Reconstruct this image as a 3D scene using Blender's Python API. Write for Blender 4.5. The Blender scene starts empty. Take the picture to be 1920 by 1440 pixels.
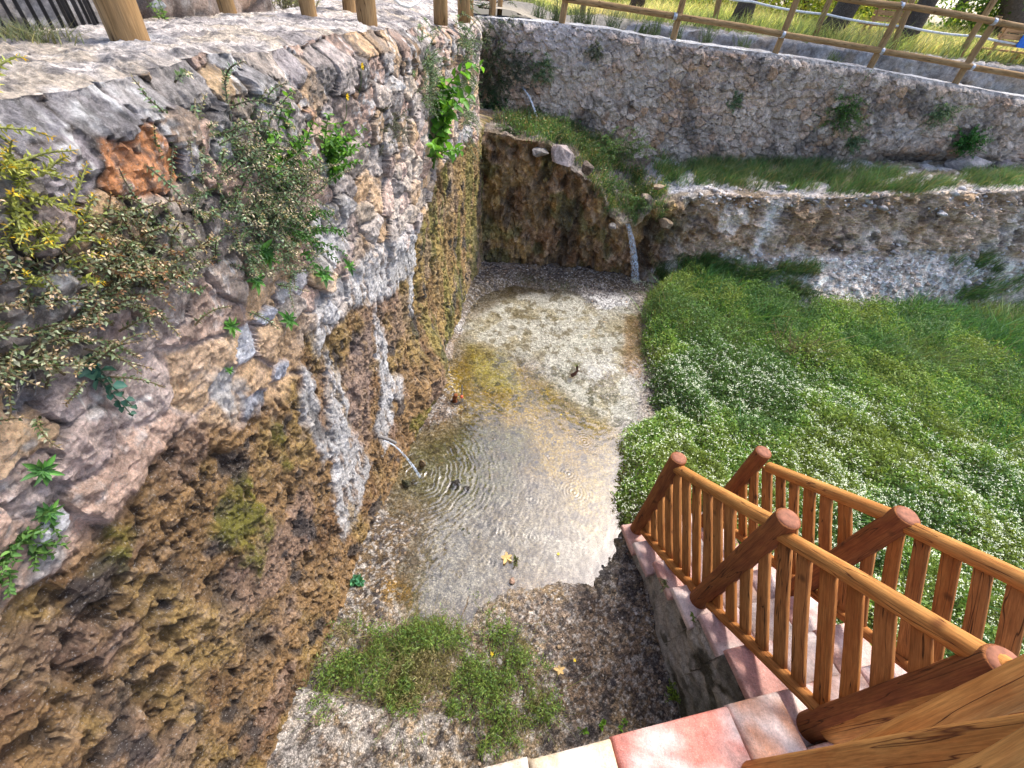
import bpy, math, random
import numpy as np
from mathutils import Vector, Matrix

# ------------------------------------------------------------------ camera, sky, sun, exposure
CAMR = np.array([[0.9859429159591727, 0.1451071040001458, 0.0828281041592428],
                 [0.16045052833132717, -0.6839979359082081, -0.7116195975600367],
                 [-0.046606806671574, 0.7149061141450683, -0.6976654309408464]])   # right, down, forward
FPX = 784.78
EYE = np.array([0.0, 0.0, 2.95])
C = bpy.context.scene.collection
S = bpy.context.scene
cd = bpy.data.cameras.new('camera'); cam = bpy.data.objects.new('camera', cd); C.objects.link(cam)
cd.sensor_width = 36; cd.lens = 36 * FPX / 1920; cd.clip_start = .02; cd.clip_end = 600
r, d, f = CAMR
cam.matrix_world = Matrix([[r[0], -d[0], -f[0], EYE[0]], [r[1], -d[1], -f[1], EYE[1]], [r[2], -d[2], -f[2], EYE[2]], [0, 0, 0, 1]])
S.camera = cam
SUN_AZ, SUN_EL = 44.0, 57.0
w = bpy.data.worlds.new('World'); S.world = w; w.use_nodes = True
nt = w.node_tree; bg = nt.nodes['Background']
sky = nt.nodes.new('ShaderNodeTexSky'); sky.sky_type = 'NISHITA'; sky.sun_disc = False
sky.sun_elevation = math.radians(SUN_EL); sky.sun_rotation = math.radians(SUN_AZ)
sky.dust_density = 2.5; sky.air_density = .6; sky.ozone_density = .4
nt.links.new(sky.outputs[0], bg.inputs[0]); bg.inputs[1].default_value = .15
sl = bpy.data.lights.new('sun', 'SUN'); sl.energy = 1.5; sl.angle = math.radians(10); sl.color = (1, .96, .90)
so = bpy.data.objects.new('sun', sl); C.objects.link(so)
a, e_ = math.radians(SUN_AZ), math.radians(SUN_EL)
sd = Vector((math.sin(a) * math.cos(e_), math.cos(a) * math.cos(e_), math.sin(e_)))
so.rotation_euler = sd.to_track_quat('Z', 'Y').to_euler(); so.location = sd * 40
S.view_settings.view_transform = 'Standard'; S.view_settings.look = 'None'
S.view_settings.exposure = 1.58; S.view_settings.gamma = 1
S.cycles.max_bounces = 8; S.cycles.transparent_max_bounces = 16

# ------------------------------------------------------------------ measuring: a pixel's ray meets a plane
def ray(p):
    q = np.array([p[0] - 960, p[1] - 720, FPX]); v = q @ CAMR
    return v / np.linalg.norm(v)
def on(p, ax, v):
    d = ray(p); return EYE + d * ((v - EYE[ax]) / d[ax])
def onp(p, P, n):
    d = ray(p); return EYE + d * (np.dot(np.array(P) - EYE, n) / np.dot(d, n))
def at_depth(p, t):
    q = np.array([p[0] - 960, p[1] - 720, FPX]) / FPX * t; return EYE + q @ CAMR
WX = -1.01
def wl(p): v = on(p, 0, WX); return (v[1], v[2])          # left wall plane -> (y, z)
def fl(p, z=0.0): v = on(p, 2, z); return (v[0], v[1])

# ------------------------------------------------------------------ noise
rng = np.random.default_rng(7)
random.seed(7)
def _h(ix, iy, s):
    n = (ix.astype(np.int64) * 374761393 + iy.astype(np.int64) * 668265263 + s * 974711) & 0xffffffff
    n = ((n ^ (n >> 13)) * 1274126177) & 0xffffffff
    n = ((n ^ (n >> 16)) * 2246822519) & 0xffffffff
    return ((n ^ (n >> 15)) & 0xffffff) / float(0xffffff)
def vn(x, y, s=0):
    x = np.asarray(x, float); y = np.asarray(y, float)
    ix = np.floor(x); iy = np.floor(y); fx = x - ix; fy = y - iy
    fx = fx * fx * fx * (fx * (fx * 6 - 15) + 10); fy = fy * fy * fy * (fy * (fy * 6 - 15) + 10)
    a = _h(ix, iy, s); b = _h(ix + 1, iy, s); c = _h(ix, iy + 1, s); d = _h(ix + 1, iy + 1, s)
    return (a + (b - a) * fx) * (1 - fy) + (c + (d - c) * fx) * fy
def fbm(x, y, s=0, o=4, g=.5):
    t = 0; am = 1; n = 0
    for i in range(o):
        cs, sn = math.cos(.6 * i + .3), math.sin(.6 * i + .3)
        t = t + am * vn((x * cs - y * sn) * 2 ** i, (x * sn + y * cs) * 2 ** i, s + i * 17); n += am; am *= g
    return t / n - .5
def facet(x, y, s=0, tilt=1.0):
    """broken-stone relief: each jittered cell is a small tilted plane; returns height and cell value"""
    x = np.asarray(x, float); y = np.asarray(y, float); ix = np.floor(x); iy = np.floor(y); bd = np.full(x.shape, 9.0); bh = np.zeros(x.shape); bv = np.zeros(x.shape)
    for a in (-1, 0, 1):
        for b in (-1, 0, 1):
            cx, cy = ix + a, iy + b; px, py = cx + _h(cx, cy, s), cy + _h(cx, cy, s + 1); dx, dy = x - px, y - py; d = dx * dx + dy * dy; v = _h(cx, cy, s + 2); h = (v - .5) + tilt * ((_h(cx, cy, s + 3) - .5) * dx + (_h(cx, cy, s + 4) - .5) * dy) * 2
            k = d < bd; bd = np.where(k, d, bd); bh = np.where(k, h, bh); bv = np.where(k, v, bv)
    return bh, bv
def ss(a, b, x):
    t = np.clip((np.asarray(x, float) - a) / (b - a), 0, 1); return t * t * (3 - 2 * t)
def inpoly(poly, x, y):
    x = np.asarray(x); y = np.asarray(y); r = np.zeros(x.shape, bool); n = len(poly)
    for i in range(n):
        x1, y1 = poly[i]; x2, y2 = poly[(i + 1) % n]
        if y1 == y2: continue
        k = ((y1 > y) != (y2 > y)) & (x < (x2 - x1) * (y - y1) / (y2 - y1) + x1); r ^= k
    return r
def pdist(poly, x, y, closed=True):
    m = np.full(np.shape(x), 1e9); n = len(poly)
    for i in range(n if closed else n - 1):
        x1, y1 = poly[i]; x2, y2 = poly[(i + 1) % n]; dx, dy = x2 - x1, y2 - y1
        t = np.clip(((x - x1) * dx + (y - y1) * dy) / (dx * dx + dy * dy + 1e-12), 0, 1)
        m = np.minimum(m, np.hypot(x - x1 - t * dx, y - y1 - t * dy))
    return m
def pmask(poly, x, y, soft=.03):                           # 1 inside, soft rim
    d = pdist(poly, x, y); return ss(-soft, soft, np.where(inpoly(poly, x, y), d, -d))
def mix(a, b, t):
    t = np.asarray(t)[..., None]; return a * (1 - t) + np.asarray(b) * t
def c3(*v): return np.array(v, float)

# ------------------------------------------------------------------ objects
def put(o, label=None, cat=None, group=None, kind=None):
    if label: o['label'] = label
    if cat: o['category'] = cat
    if group: o['group'] = group
    if kind: o['kind'] = kind
    return o
def raw(name, V, Q=None, T=None, mat=None, parent=None, col=None, smooth=True, gc=None):
    me = bpy.data.meshes.new(name)
    V = np.asarray(V, np.float32)
    Q = np.zeros((0, 4), np.int32) if Q is None or len(Q) == 0 else np.asarray(Q, np.int32)
    T = np.zeros((0, 3), np.int32) if T is None or len(T) == 0 else np.asarray(T, np.int32)
    me.vertices.add(len(V)); me.vertices.foreach_set('co', V.ravel())
    nl = Q.size + T.size
    me.loops.add(nl); me.loops.foreach_set('vertex_index', np.concatenate([Q.ravel(), T.ravel()]))
    npol = len(Q) + len(T); me.polygons.add(npol)
    tot = np.concatenate([np.full(len(Q), 4), np.full(len(T), 3)]).astype(np.int32)
    st = np.concatenate([[0], np.cumsum(tot)[:-1]]).astype(np.int32) if npol else np.zeros(0, np.int32)
    me.polygons.foreach_set('loop_start', st)
    try: me.polygons.foreach_set('loop_total', tot)
    except Exception: pass
    me.update(calc_edges=True)
    me.polygons.foreach_set('use_smooth', np.full(npol, smooth))
    if col is not None:
        at = me.color_attributes.new('Col', 'FLOAT_COLOR', 'POINT')
        cc = np.ones((len(V), 4), np.float32); cc[:, :3] = col; at.data.foreach_set('color', cc.ravel())
    if gc is not None:
        at = me.attributes.new('gc', 'FLOAT_VECTOR', 'POINT'); at.data.foreach_set('vector', np.asarray(gc, np.float32).ravel())
    me.validate()
    if mat: me.materials.append(mat)
    o = bpy.data.objects.new(name, me); C.objects.link(o)
    if parent: o.parent = parent
    return o
def empty(name, loc=(0, 0, 0)):
    o = bpy.data.objects.new(name, None); C.objects.link(o); o.location = loc; o.empty_display_size = .1
    return o
def under(o, parent):                                      # parent without moving it
    o.parent = parent; o.matrix_parent_inverse = Matrix.Translation(parent.location).inverted(); return o
def grid(nu, nv):
    i = np.arange(nu * nv).reshape(nu, nv)
    return np.stack([i[:-1, :-1], i[1:, :-1], i[1:, 1:], i[:-1, 1:]], -1).reshape(-1, 4)
def gnorm(P):
    du = np.gradient(P, axis=0); dv = np.gradient(P, axis=1); n = np.cross(du, dv)
    return n / (np.linalg.norm(n, axis=-1, keepdims=True) + 1e-9)
class Acc:
    def __init__(s): s.V = []; s.Q = []; s.T = []; s.K = []; s.G = []; s.n = 0
    def add(s, V, Q=None, T=None, col=None, gc=None):
        V = np.asarray(V, float).reshape(-1, 3)
        if Q is not None and len(Q): s.Q.append(np.asarray(Q) + s.n)
        if T is not None and len(T): s.T.append(np.asarray(T) + s.n)
        s.V.append(V); s.n += len(V)
        if col is not None: s.K.append(np.broadcast_to(np.asarray(col, float), (len(V), 3)))
        if gc is not None: s.G.append(gc)
        return s
    def build(s, name, mat, parent=None, smooth=True):
        if not s.V: s.V = [np.zeros((0, 3))]
        return raw(name, np.concatenate(s.V), np.concatenate(s.Q) if s.Q else None, np.concatenate(s.T) if s.T else None, mat, parent,
                   np.concatenate(s.K) if s.K else None, smooth, np.concatenate(s.G) if s.G else None)

# ------------------------------------------------------------------ materials
def nm(name):
    m = bpy.data.materials.new(name); m.use_nodes = True; t = m.node_tree
    b = t.nodes['Principled BSDF']; return m, t, b
def N(t, typ, **k):
    n = t.nodes.new(typ)
    for a, v in k.items():
        if a.startswith('i_'): n.inputs[int(a[2:]) if a[2:].isdigit() else a[2:].replace('_', ' ')].default_value = v
        else: setattr(n, a, v)
    return n
def attr(t, name): return N(t, 'ShaderNodeAttribute', attribute_name=name)
def noise(t, vec, scale, detail=4, rough=.6):
    n = N(t, 'ShaderNodeTexNoise'); n.inputs['Scale'].default_value = scale; n.inputs['Detail'].default_value = detail; n.inputs['Roughness'].default_value = rough
    if vec is not None: t.links.new(vec, n.inputs['Vector'])
    return n.outputs['Fac']
def maprange(t, v, a, b, c, d):
    n = N(t, 'ShaderNodeMapRange'); t.links.new(v, n.inputs[0])
    for i, x in enumerate((a, b, c, d)): n.inputs[i + 1].default_value = x
    return n.outputs[0]
def mulcol(t, col, fac):
    n = N(t, 'ShaderNodeMix', data_type='RGBA', blend_type='MULTIPLY'); n.inputs[0].default_value = 1
    t.links.new(col, n.inputs[6]); t.links.new(fac, n.inputs[7]); return n.outputs[2]
def mixcol(t, fac, a, b):
    n = N(t, 'ShaderNodeMix', data_type='RGBA')
    if isinstance(fac, float): n.inputs[0].default_value = fac
    else: t.links.new(fac, n.inputs[0])
    for i, x in ((6, a), (7, b)):
        if isinstance(x, tuple): n.inputs[i].default_value = (*x, 1)
        else: t.links.new(x, n.inputs[i])
    return n.outputs[2]
def bump(t, b, h, s, dist, prev=None):
    n = N(t, 'ShaderNodeBump'); n.inputs['Strength'].default_value = s; n.inputs['Distance'].default_value = dist
    t.links.new(h, n.inputs['Height'])
    if prev is not None: t.links.new(prev, n.inputs['Normal'])
    t.links.new(n.outputs[0], b.inputs['Normal']); return n.outputs[0]
def rock(name, sc=1.0, var=(.52, 1.48), bs=.9, rough=.9, fine=.008, pebble=0):
    m, t, b = nm(name); ob = N(t, 'ShaderNodeNewGeometry').outputs['Position']; col = attr(t, 'Col').outputs['Color']
    n1 = noise(t, ob, 24 * sc, 9, .8); n2 = noise(t, ob, 90 * sc, 8, .8); n3 = noise(t, ob, 11 * sc, 6, .7)
    k = mulcol(t, col, maprange(t, n1, .32, .68, var[0], var[1])); k = mulcol(t, k, maprange(t, n2, .34, .66, var[0], var[1])); k = mulcol(t, k, maprange(t, n3, .35, .65, .8, 1.2))
    n4 = noise(t, ob, 170 * sc, 3, .6); n5 = noise(t, ob, 60 * sc, 4, .7)
    k = mixcol(t, maprange(t, n4, .60, .68, 0, .45), k, (.62, .60, .57)); k = mixcol(t, maprange(t, n5, .62, .70, 0, .55), k, (.07, .06, .055))
    hs = [(n3, .5, .03 / sc), (n1, bs, .018 / sc), (n2, bs, fine / sc)]
    if pebble:
        for psc, amt in ((pebble, .62), (pebble * .5, .3)):
            v = N(t, 'ShaderNodeTexVoronoi'); v.inputs['Scale'].default_value = psc; v.inputs['Randomness'].default_value = 1; t.links.new(ob, v.inputs['Vector'])
            sp = N(t, 'ShaderNodeSeparateColor'); t.links.new(v.outputs['Color'], sp.inputs[0])
            k = mulcol(t, k, maprange(t, sp.outputs[0], 0, 1, 1 - amt * .75, 1 + amt * .75)); k = mulcol(t, k, maprange(t, v.outputs['Distance'], .35, .75, 1, 1 - amt * .6))
            iv = maprange(t, v.outputs['Distance'], 0, .8, 1, 0); hs.append((iv, .9 * amt, .9 / psc))
    t.links.new(k, b.inputs['Base Color']); b.inputs['Roughness'].default_value = rough; b.inputs['Specular IOR Level'].default_value = .25
    p = None
    for h, st, di in hs: p = bump(t, b, h, st, di, p)
    return m
def leafy(name, tr=.35, rough=.5, var=(.6, 1.45), spec=.3):
    m, t, b = nm(name); col = attr(t, 'Col').outputs['Color']; g = N(t, 'ShaderNodeNewGeometry')
    k = mulcol(t, col, maprange(t, g.outputs['Random Per Island'], 0, 1, *var))
    t.links.new(k, b.inputs['Base Color']); b.inputs['Roughness'].default_value = rough; b.inputs['Specular IOR Level'].default_value = spec
    tl = N(t, 'ShaderNodeBsdfTranslucent'); t.links.new(mulcol(t, k, N(t, 'ShaderNodeRGB').outputs[0]), tl.inputs[0])
    for n in t.nodes:
        if n.type == 'RGB': n.outputs[0].default_value = (1.25, 1.2, .6, 1)
    ms = N(t, 'ShaderNodeMixShader'); ms.inputs[0].default_value = tr
    t.links.new(b.outputs[0], ms.inputs[1]); t.links.new(tl.outputs[0], ms.inputs[2]); t.links.new(ms.outputs[0], t.nodes['Material Output'].inputs[0]); return m
def wood(name, c1, c2, dark=(.06, .028, .012), rough=.78, crack=1.0):
    m, t, b = nm(name); g = attr(t, 'gc').outputs['Vector']
    mp = N(t, 'ShaderNodeMapping'); mp.inputs['Scale'].default_value = (1, 1, .06); t.links.new(g, mp.inputs[0])
    n1 = noise(t, mp.outputs[0], 210, 6, .65)
    mp2 = N(t, 'ShaderNodeMapping'); mp2.inputs['Scale'].default_value = (1, 1, .25); t.links.new(g, mp2.inputs[0])
    n2 = noise(t, mp2.outputs[0], 22, 4, .6)
    mp3 = N(t, 'ShaderNodeMapping'); mp3.inputs['Scale'].default_value = (1, 1, .055); t.links.new(g, mp3.inputs[0])
    n3 = noise(t, mp3.outputs[0], 26, 2, .5)
    k = mixcol(t, maprange(t, n2, .35, .65, 0, 1), c1, c2)
    k = mulcol(t, k, maprange(t, n1, .3, .7, .66, 1.3))
    ab = N(t, 'ShaderNodeMath', operation='SUBTRACT'); t.links.new(n3, ab.inputs[0]); ab.inputs[1].default_value = .5
    ab2 = N(t, 'ShaderNodeMath', operation='ABSOLUTE'); t.links.new(ab.outputs[0], ab2.inputs[0])
    ck = maprange(t, ab2.outputs[0], .0, .009, crack, 0)
    vor = N(t, 'ShaderNodeTexVoronoi'); vor.inputs['Scale'].default_value = 7; t.links.new(g, vor.inputs['Vector'])
    kn = maprange(t, vor.outputs['Distance'], .05, .16, .75, 0)
    k = mixcol(t, kn, k, dark); k = mixcol(t, ck, k, dark)
    t.links.new(k, b.inputs['Base Color']); b.inputs['Roughness'].default_value = rough; b.inputs['Specular IOR Level'].default_value = .2
    p = bump(t, b, n1, .5, .003); 
    inv = N(t, 'ShaderNodeMath', operation='MULTIPLY'); inv.inputs[1].default_value = -1; t.links.new(ck, inv.inputs[0])
    bump(t, b, inv.outputs[0], .8, .004, p); return m
def plain(name, c, rough=.6, metal=0, var=.25, sc=40):
    m, t, b = nm(name); ob = N(t, 'ShaderNodeTexCoord').outputs['Object']
    n1 = noise(t, ob, sc, 5, .6); v = N(t, 'ShaderNodeRGB'); v.outputs[0].default_value = (*c, 1)
    t.links.new(mulcol(t, v.outputs[0], maprange(t, n1, .3, .7, 1 - var, 1 + var)), b.inputs['Base Color'])
    b.inputs['Roughness'].default_value = rough; b.inputs['Metallic'].default_value = metal; bump(t, b, n1, .3, .003); return m
M_rock = rock('wall_rock', 1.0, (.58, 1.42), 1.0, fine=.010); M_tufa = rock('tufa', 1.0, (.45, 1.6), 1.0); M_gravel = rock('gravel', 1.3, (.6, 1.4), .7, pebble=125); M_scree = rock('bank_rock', 1.0, (.45, 1.55), 1.0)
M_soil = rock('soil', 1, (.7, 1.3), .6); M_conc = rock('old_concrete', 1.2, (.6, 1.4), .9)
M_tile = rock('terracotta_tile', 1.5, (.78, 1.22), .25, .75, .002)
M_leaf = leafy('leaf'); M_grass = leafy('grass_blade', .3, .45, (.55, 1.5)); M_crown = leafy('backlit_leaf', .5, .6, (.6, 1.4), .15); M_dryleaf = leafy('dry_leaf', .2, .7)
M_bark = rock('bark', 1.5, (.5, 1.5), 1.0)
M_wood = wood('varnished_log', (.44, .19, .052), (.31, .11, .028)); M_woodr = wood('red_log', (.21, .07, .026), (.31, .12, .038))
M_woodb = wood('baluster_wood', (.46, .21, .065), (.31, .125, .038)); M_woodp = wood('pine_post', (.38, .24, .11), (.29, .17, .07), (.10, .05, .02))
M_woodl = wood('honey_log', (.56, .275, .078), (.42, .17, .042), (.14, .045, .015))
M_end = plain('sawn_end', (.27, .105, .055), .8, 0, .35, 60); M_endl = plain('pale_sawn_end', (.60, .40, .24), .8, 0, .35, 60)
M_rope = plain('white_rope', (.72, .72, .70), .8); M_iron = plain('black_iron', (.03, .03, .035), .5, .3); M_zinc = plain('zinc_clamp', (.45, .47, .5), .4, .8)
M_blue = plain('blue_plastic', (.02, .16, .62), .45); M_red = plain('orange_plastic', (.75, .13, .05), .5); M_pipe = plain('grey_pipe', (.20, .19, .18), .6)
def flower_mat(name, c):
    m, t, b = nm(name); b.inputs['Base Color'].default_value = (*c, 1); b.inputs['Roughness'].default_value = .6; return m
M_white = flower_mat('white_petal', (.74, .79, .56)); M_yellow = flower_mat('yellow_petal', (.85, .62, .02))
def water_mat(name, refl, tint):
    m, t, b = nm(name); t.nodes.remove(b)
    g = N(t, 'ShaderNodeBsdfGlossy'); g.inputs['Roughness'].default_value = .06; g.inputs['Color'].default_value = (1, 1, 1, 1)
    tr = N(t, 'ShaderNodeBsdfTransparent'); tr.inputs['Color'].default_value = (*tint, 1)
    fr = N(t, 'ShaderNodeFresnel'); fr.inputs[0].default_value = 1.33
    ad = N(t, 'ShaderNodeMath', operation='ADD'); ad.inputs[1].default_value = refl; t.links.new(fr.outputs[0], ad.inputs[0])
    ms = N(t, 'ShaderNodeMixShader'); t.links.new(ad.outputs[0], ms.inputs[0]); t.links.new(tr.outputs[0], ms.inputs[1]); t.links.new(g.outputs[0], ms.inputs[2])
    t.links.new(ms.outputs[0], t.nodes['Material Output'].inputs[0]); return m
M_water = water_mat('pool_water', .085, (.92, .92, .87))
def stream_mat(nam, lo_, hi_, a0_, a1_):
    m, t, b = nm(nam); b.inputs['Base Color'].default_value = (.70, .82, .95, 1); b.inputs['Roughness'].default_value = .08
    tr = N(t, 'ShaderNodeBsdfTransparent'); ms = N(t, 'ShaderNodeMixShader'); ob = N(t, 'ShaderNodeTexCoord').outputs['Object']
    mp = N(t, 'ShaderNodeMapping'); mp.inputs['Scale'].default_value = (1, 1, .35); t.links.new(ob, mp.inputs[0])
    n = noise(t, mp.outputs[0], 90, 4, .6); t.links.new(maprange(t, n, lo_, hi_, a0_, a1_), ms.inputs[0])
    t.links.new(tr.outputs[0], ms.inputs[1]); t.links.new(b.outputs[0], ms.inputs[2]); t.links.new(ms.outputs[0], t.nodes['Material Output'].inputs[0]); return m
M_stream = stream_mat('falling_water', .42, .60, .05, .85); M_fall = stream_mat('lacy_water', .50, .64, .0, .75)

# ------------------------------------------------------------------ stone masonry heightfield
def masonry(U, Wv, seeds, rad, depth=.035, warp=.03, gap=.10):
    """U, Wv: wall coordinates; seeds (n,2), rad (n): returns stone id, relief (0 in the joints), edge distance."""
    wu = U + warp * fbm(U * 9, Wv * 9, 3, 4) * 2 ; wv = Wv + warp * fbm(U * 9 + 31, Wv * 9, 5, 4) * 2
    P = np.stack([wu.ravel(), wv.ravel()], 1); n = len(P)
    sid = np.zeros(n, int); e = np.zeros(n)
    for k in range(0, n, 20000):
        q = P[k:k + 20000]
        D = np.hypot((q[:, None, 0] - seeds[None, :, 0]) , (q[:, None, 1] - seeds[None, :, 1]) * 1.3) / rad[None]
        pr = np.argpartition(D, 1, axis=1)[:, :2]; d2 = np.take_along_axis(D, pr, 1)
        o = np.argsort(d2, axis=1); d2 = np.take_along_axis(d2, o, 1); pr = np.take_along_axis(pr, o, 1)
        sid[k:k + 20000] = pr[:, 0]; e[k:k + 20000] = (d2[:, 1] - d2[:, 0])
    rs = np.random.default_rng(11); ns = len(seeds)
    off = rs.uniform(.15, 1.0, ns); tu = rs.normal(0, .15, ns) * np.minimum(1, .07 / rad); tv = rs.normal(0, .15, ns) * np.minimum(1, .07 / rad)
    e = e + .10 * fbm(P[:, 0] * 45, P[:, 1] * 45, 8, 3)
    prof = .88 * ss(gap * .4, gap * 1.1, e) + .12 * ss(gap, gap * 4, e)
    h = prof * (depth * off[sid]) + prof * ((P[:, 0] - seeds[sid, 0]) * tu[sid] + (P[:, 1] - seeds[sid, 1]) * tv[sid]) + .004 * np.minimum(e, 1) - prof * .022 * np.abs(fbm(P[:, 0] * 16 + sid * .37, P[:, 1] * 16, 9, 3)) * 2 
    return sid.reshape(U.shape), h.reshape(U.shape), e.reshape(U.shape)
def poisson(x0, x1, y0, y1, rf, n, pre=()):
    g = random.Random(5); pts = [(p[0], p[1], p[2]) for p in pre]
    arr = np.array(pts) if pts else np.zeros((0, 3)); out = list(pts)
    arr = np.zeros((n + len(pts), 3)); m = len(pts)
    if m: arr[:m] = pts
    for _ in range(n):
        x = g.uniform(x0, x1); y = g.uniform(y0, y1); r = rf(x, y) * g.uniform(.7, 1.3)
        if m:
            dd = np.hypot(arr[:m, 0] - x, (arr[:m, 1] - y) * 1.3)
            if (dd < (arr[:m, 2] + r) * .82).any(): continue
        arr[m] = (x, y, r); m += 1
    return arr[:m]
PAL = np.array([(.36, .31, .27), (.44, .37, .31), (.52, .36, .22), (.46, .32, .25), (.33, .28, .25), (.54, .44, .34), (.46, .31, .18), (.50, .35, .27)])

# =================================================================== LEFT STONE WALL
BND = [wl(p) for p in [(-60, 1180), (0, 1090), (90, 1060), (150, 990), (240, 850), (340, 765), (440, 810), (530, 720), (575, 640), (640, 575), (700, 500), (785, 440), (812, 340), (850, 280), (888, 262)]]
BND = sorted(BND)
def zb(y): return np.interp(y, [b[0] for b in BND], [b[1] for b in BND])
def px_scale(y): return .0   # helper kept flat
man = []                                                   # hand-placed stones: pixel, radius in pixels, colour
for px, py, rp, c in [(13, 205, 75, (.20, .19, .20)), (190, 208, 52, (.28, .26, .26)), (272, 178, 45, (.30, .28, .27)), (350, 158, 42, (.32, .29, .27)), (433, 170, 32, (.48, .34, .20)),
    (490, 165, 34, (.31, .29, .28)), (550, 127, 34, (.33, .29, .28)), (573, 127, 14, (.52, .34, .2)), (443, 103, 36, (.33, .32, .32)), (315, 240, 32, (.36, .27, .20)), (233, 262, 14, (.4, .3, .23)),
    (410, 230, 24, (.33, .31, .30)), (447, 213, 18, (.42, .33, .24)), (247, 316, 82, (.56, .25, .11)), (118, 318, 66, (.27, .24, .25)), (333, 300, 34, (.33, .30, .30)), (407, 280, 34, (.46, .44, .43)),
    (533, 170, 18, (.46, .36, .27)), (567, 207, 20, (.50, .30, .19)), (600, 207, 20, (.45, .38, .35)), (33, 427, 60, (.34, .26, .23)), (122, 413, 30, (.36, .28, .24)), (262, 388, 36, (.44, .34, .26)),
    (338, 372, 38, (.45, .36, .28)), (590, 440, 40, (.52, .52, .52)), (133, 622, 36, (.37, .30, .28)), (210, 613, 36, (.40, .31, .29)), (300, 568, 62, (.43, .35, .31)), (420, 530, 56, (.45, .36, .29)),
    (20, 705, 34, (.33, .27, .26)), (110, 722, 46, (.38, .31, .29)), (273, 735, 62, (.46, .37, .33)), (20, 752, 26, (.24, .23, .25)), (150, 845, 62, (.46, .36, .32)), (35, 885, 40, (.40, .31, .27)),
    (60, 950, 46, (.40, .33, .30)), (527, 547, 32, (.44, .43, .43)), (562, 532, 34, (.44, .42, .43)), (490, 592, 26, (.38, .39, .44)), (457, 650, 36, (.46, .47, .50)), (410, 713, 34, (.40, .37, .36)),
    (473, 762, 34, (.23, .24, .27)), (533, 690, 26, (.30, .31, .35)), (593, 780, 20, (.12, .11, .11)), (612, 590, 26, (.60, .60, .62)), (85, 1005, 46, (.50, .50, .52)), (660, 170, 18, (.5, .32, .2)), (790, 105, 16, (.42, .40, .38)),
    (620, 470, 40, (.48, .48, .49)), (640, 380, 30, (.40, .37, .35))]:
    y, z = wl((px, py)); dep = (CAMR @ (np.array([WX, y, z]) - EYE))[2]
    man.append((y, z, rp * dep / FPX * .72, c))
def rf(y, z): return .060 if y > 2.4 else .088 if y > 1.3 else .105
SD = poisson(-.8, 7.0, -.2, 2.95, rf, 9000, [m[:3] for m in man])
scol = PAL[rng.integers(0, len(PAL), len(SD))] * rng.uniform(.62, 1.5, (len(SD), 1))
for i, m in enumerate(man): scol[i] = m[3]
ys = np.concatenate([np.arange(-.7, 2.0, .0075), np.arange(2.0, 4.0, .011), np.arange(4.0, 6.6, .016)])
TOPZ = 2.705
zs = np.concatenate([np.arange(-.12, TOPZ, .0085), [TOPZ]])
Yg, Zg = np.meshgrid(ys, zs, indexing='ij')
sid, hm, em = masonry(Yg, Zg, SD[:, :2], SD[:, 2], .044, .022, .12)
bn = zb(Yg) + .10 * fbm(Yg * 5, Zg * 5, 40, 4) * 2
tu = ss(-.03, .05, bn - Zg)                                # 1 = tufa
# tufa relief: big lumps, vertical flutes, pits
flute = fbm(Yg * 7, Zg * 1.1, 60, 4)
ht = .05 * fbm(Yg * 1.6, Zg * 1.3, 61, 3) + (.02 + .06 * ss(1.6, 2.6, Yg)) * flute + .022 * fbm(Yg * 7, Zg * 6, 62, 4) + .018 * fbm(Yg * 30, Zg * 24, 63, 5, .62)
pit = ss(.17, .26, fbm(Yg * 9, Zg * 8, 66, 4)); ht = ht - .03 * pit
pit2 = ss(.16, .22, fbm(Yg * 30, Zg * 18, 67, 3)); ht = ht - .012 * pit2
by, bz = fl((800, 745))[1], .28
ht = ht + .17 * np.exp(-((Yg - by) / .42) ** 2 - ((Zg - bz) / .33) ** 2)
ht = ht + .06 * ss(.9, 0, Zg)
wy1, wz1 = Yg + .03 * fbm(Yg * 12, Zg * 12, 101, 3), Zg + .03 * fbm(Yg * 12 + 4, Zg * 12, 102, 3)
fa1, fv1 = facet(wy1 * 9, wz1 * 11, 700); fa2, fv2 = facet(wy1 * 24, wz1 * 28, 710); fa3, fv3 = facet(wy1 * 50, wz1 * 55, 720)
ht = ht + .013 * fa1 + .010 * fa2 + .007 * fa3
WPOLY = [[(700, 560), (722, 640), (738, 720), (733, 780), (712, 850), (700, 800), (715, 740), (700, 640)], [(615, 640), (640, 720), (655, 800), (692, 870), (668, 950), (640, 1000), (622, 900), (618, 800), (612, 720)],
          [(690, 460), (775, 425), (782, 500), (720, 560), (655, 575), (630, 540)], [(590, 555), (622, 550), (632, 600), (600, 660), (580, 610)], [(738, 700), (750, 705), (745, 745), (737, 740)],
          [(765, 500), (778, 505), (775, 590), (768, 590)], [(600, 300 + 90), (640, 385), (645, 470), (600, 520), (575, 470)], [(380, 720), (430, 690), (470, 730), (450, 790), (410, 770)], [(620, 940), (650, 985), (640, 1010)],
          [(20, 1090), (80, 1010), (150, 985), (110, 1050), (45, 1102)], [(560, 690), (575, 800), (610, 870), (640, 850), (600, 790), (585, 700)], [(870, 230), (885, 235), (850, 300), (845, 270)]]
WM = np.zeros(Yg.shape); ry_, rz_ = Yg + .05 * fbm(Yg * 16, Zg * 10, 96, 5, .6) * 2, Zg + .05 * fbm(Yg * 16 + 7, Zg * 8, 97, 5, .6) * 2
for q in WPOLY: WM = np.maximum(WM, pmask([wl(p) for p in q], ry_, rz_, .03))
WM = WM * (.3 + .7 * ss(-.16, .0, fbm(Yg * 24, Zg * 7, 98, 4, .7)))
ht = ht * (1 - .55 * WM) + .014 * WM
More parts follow.
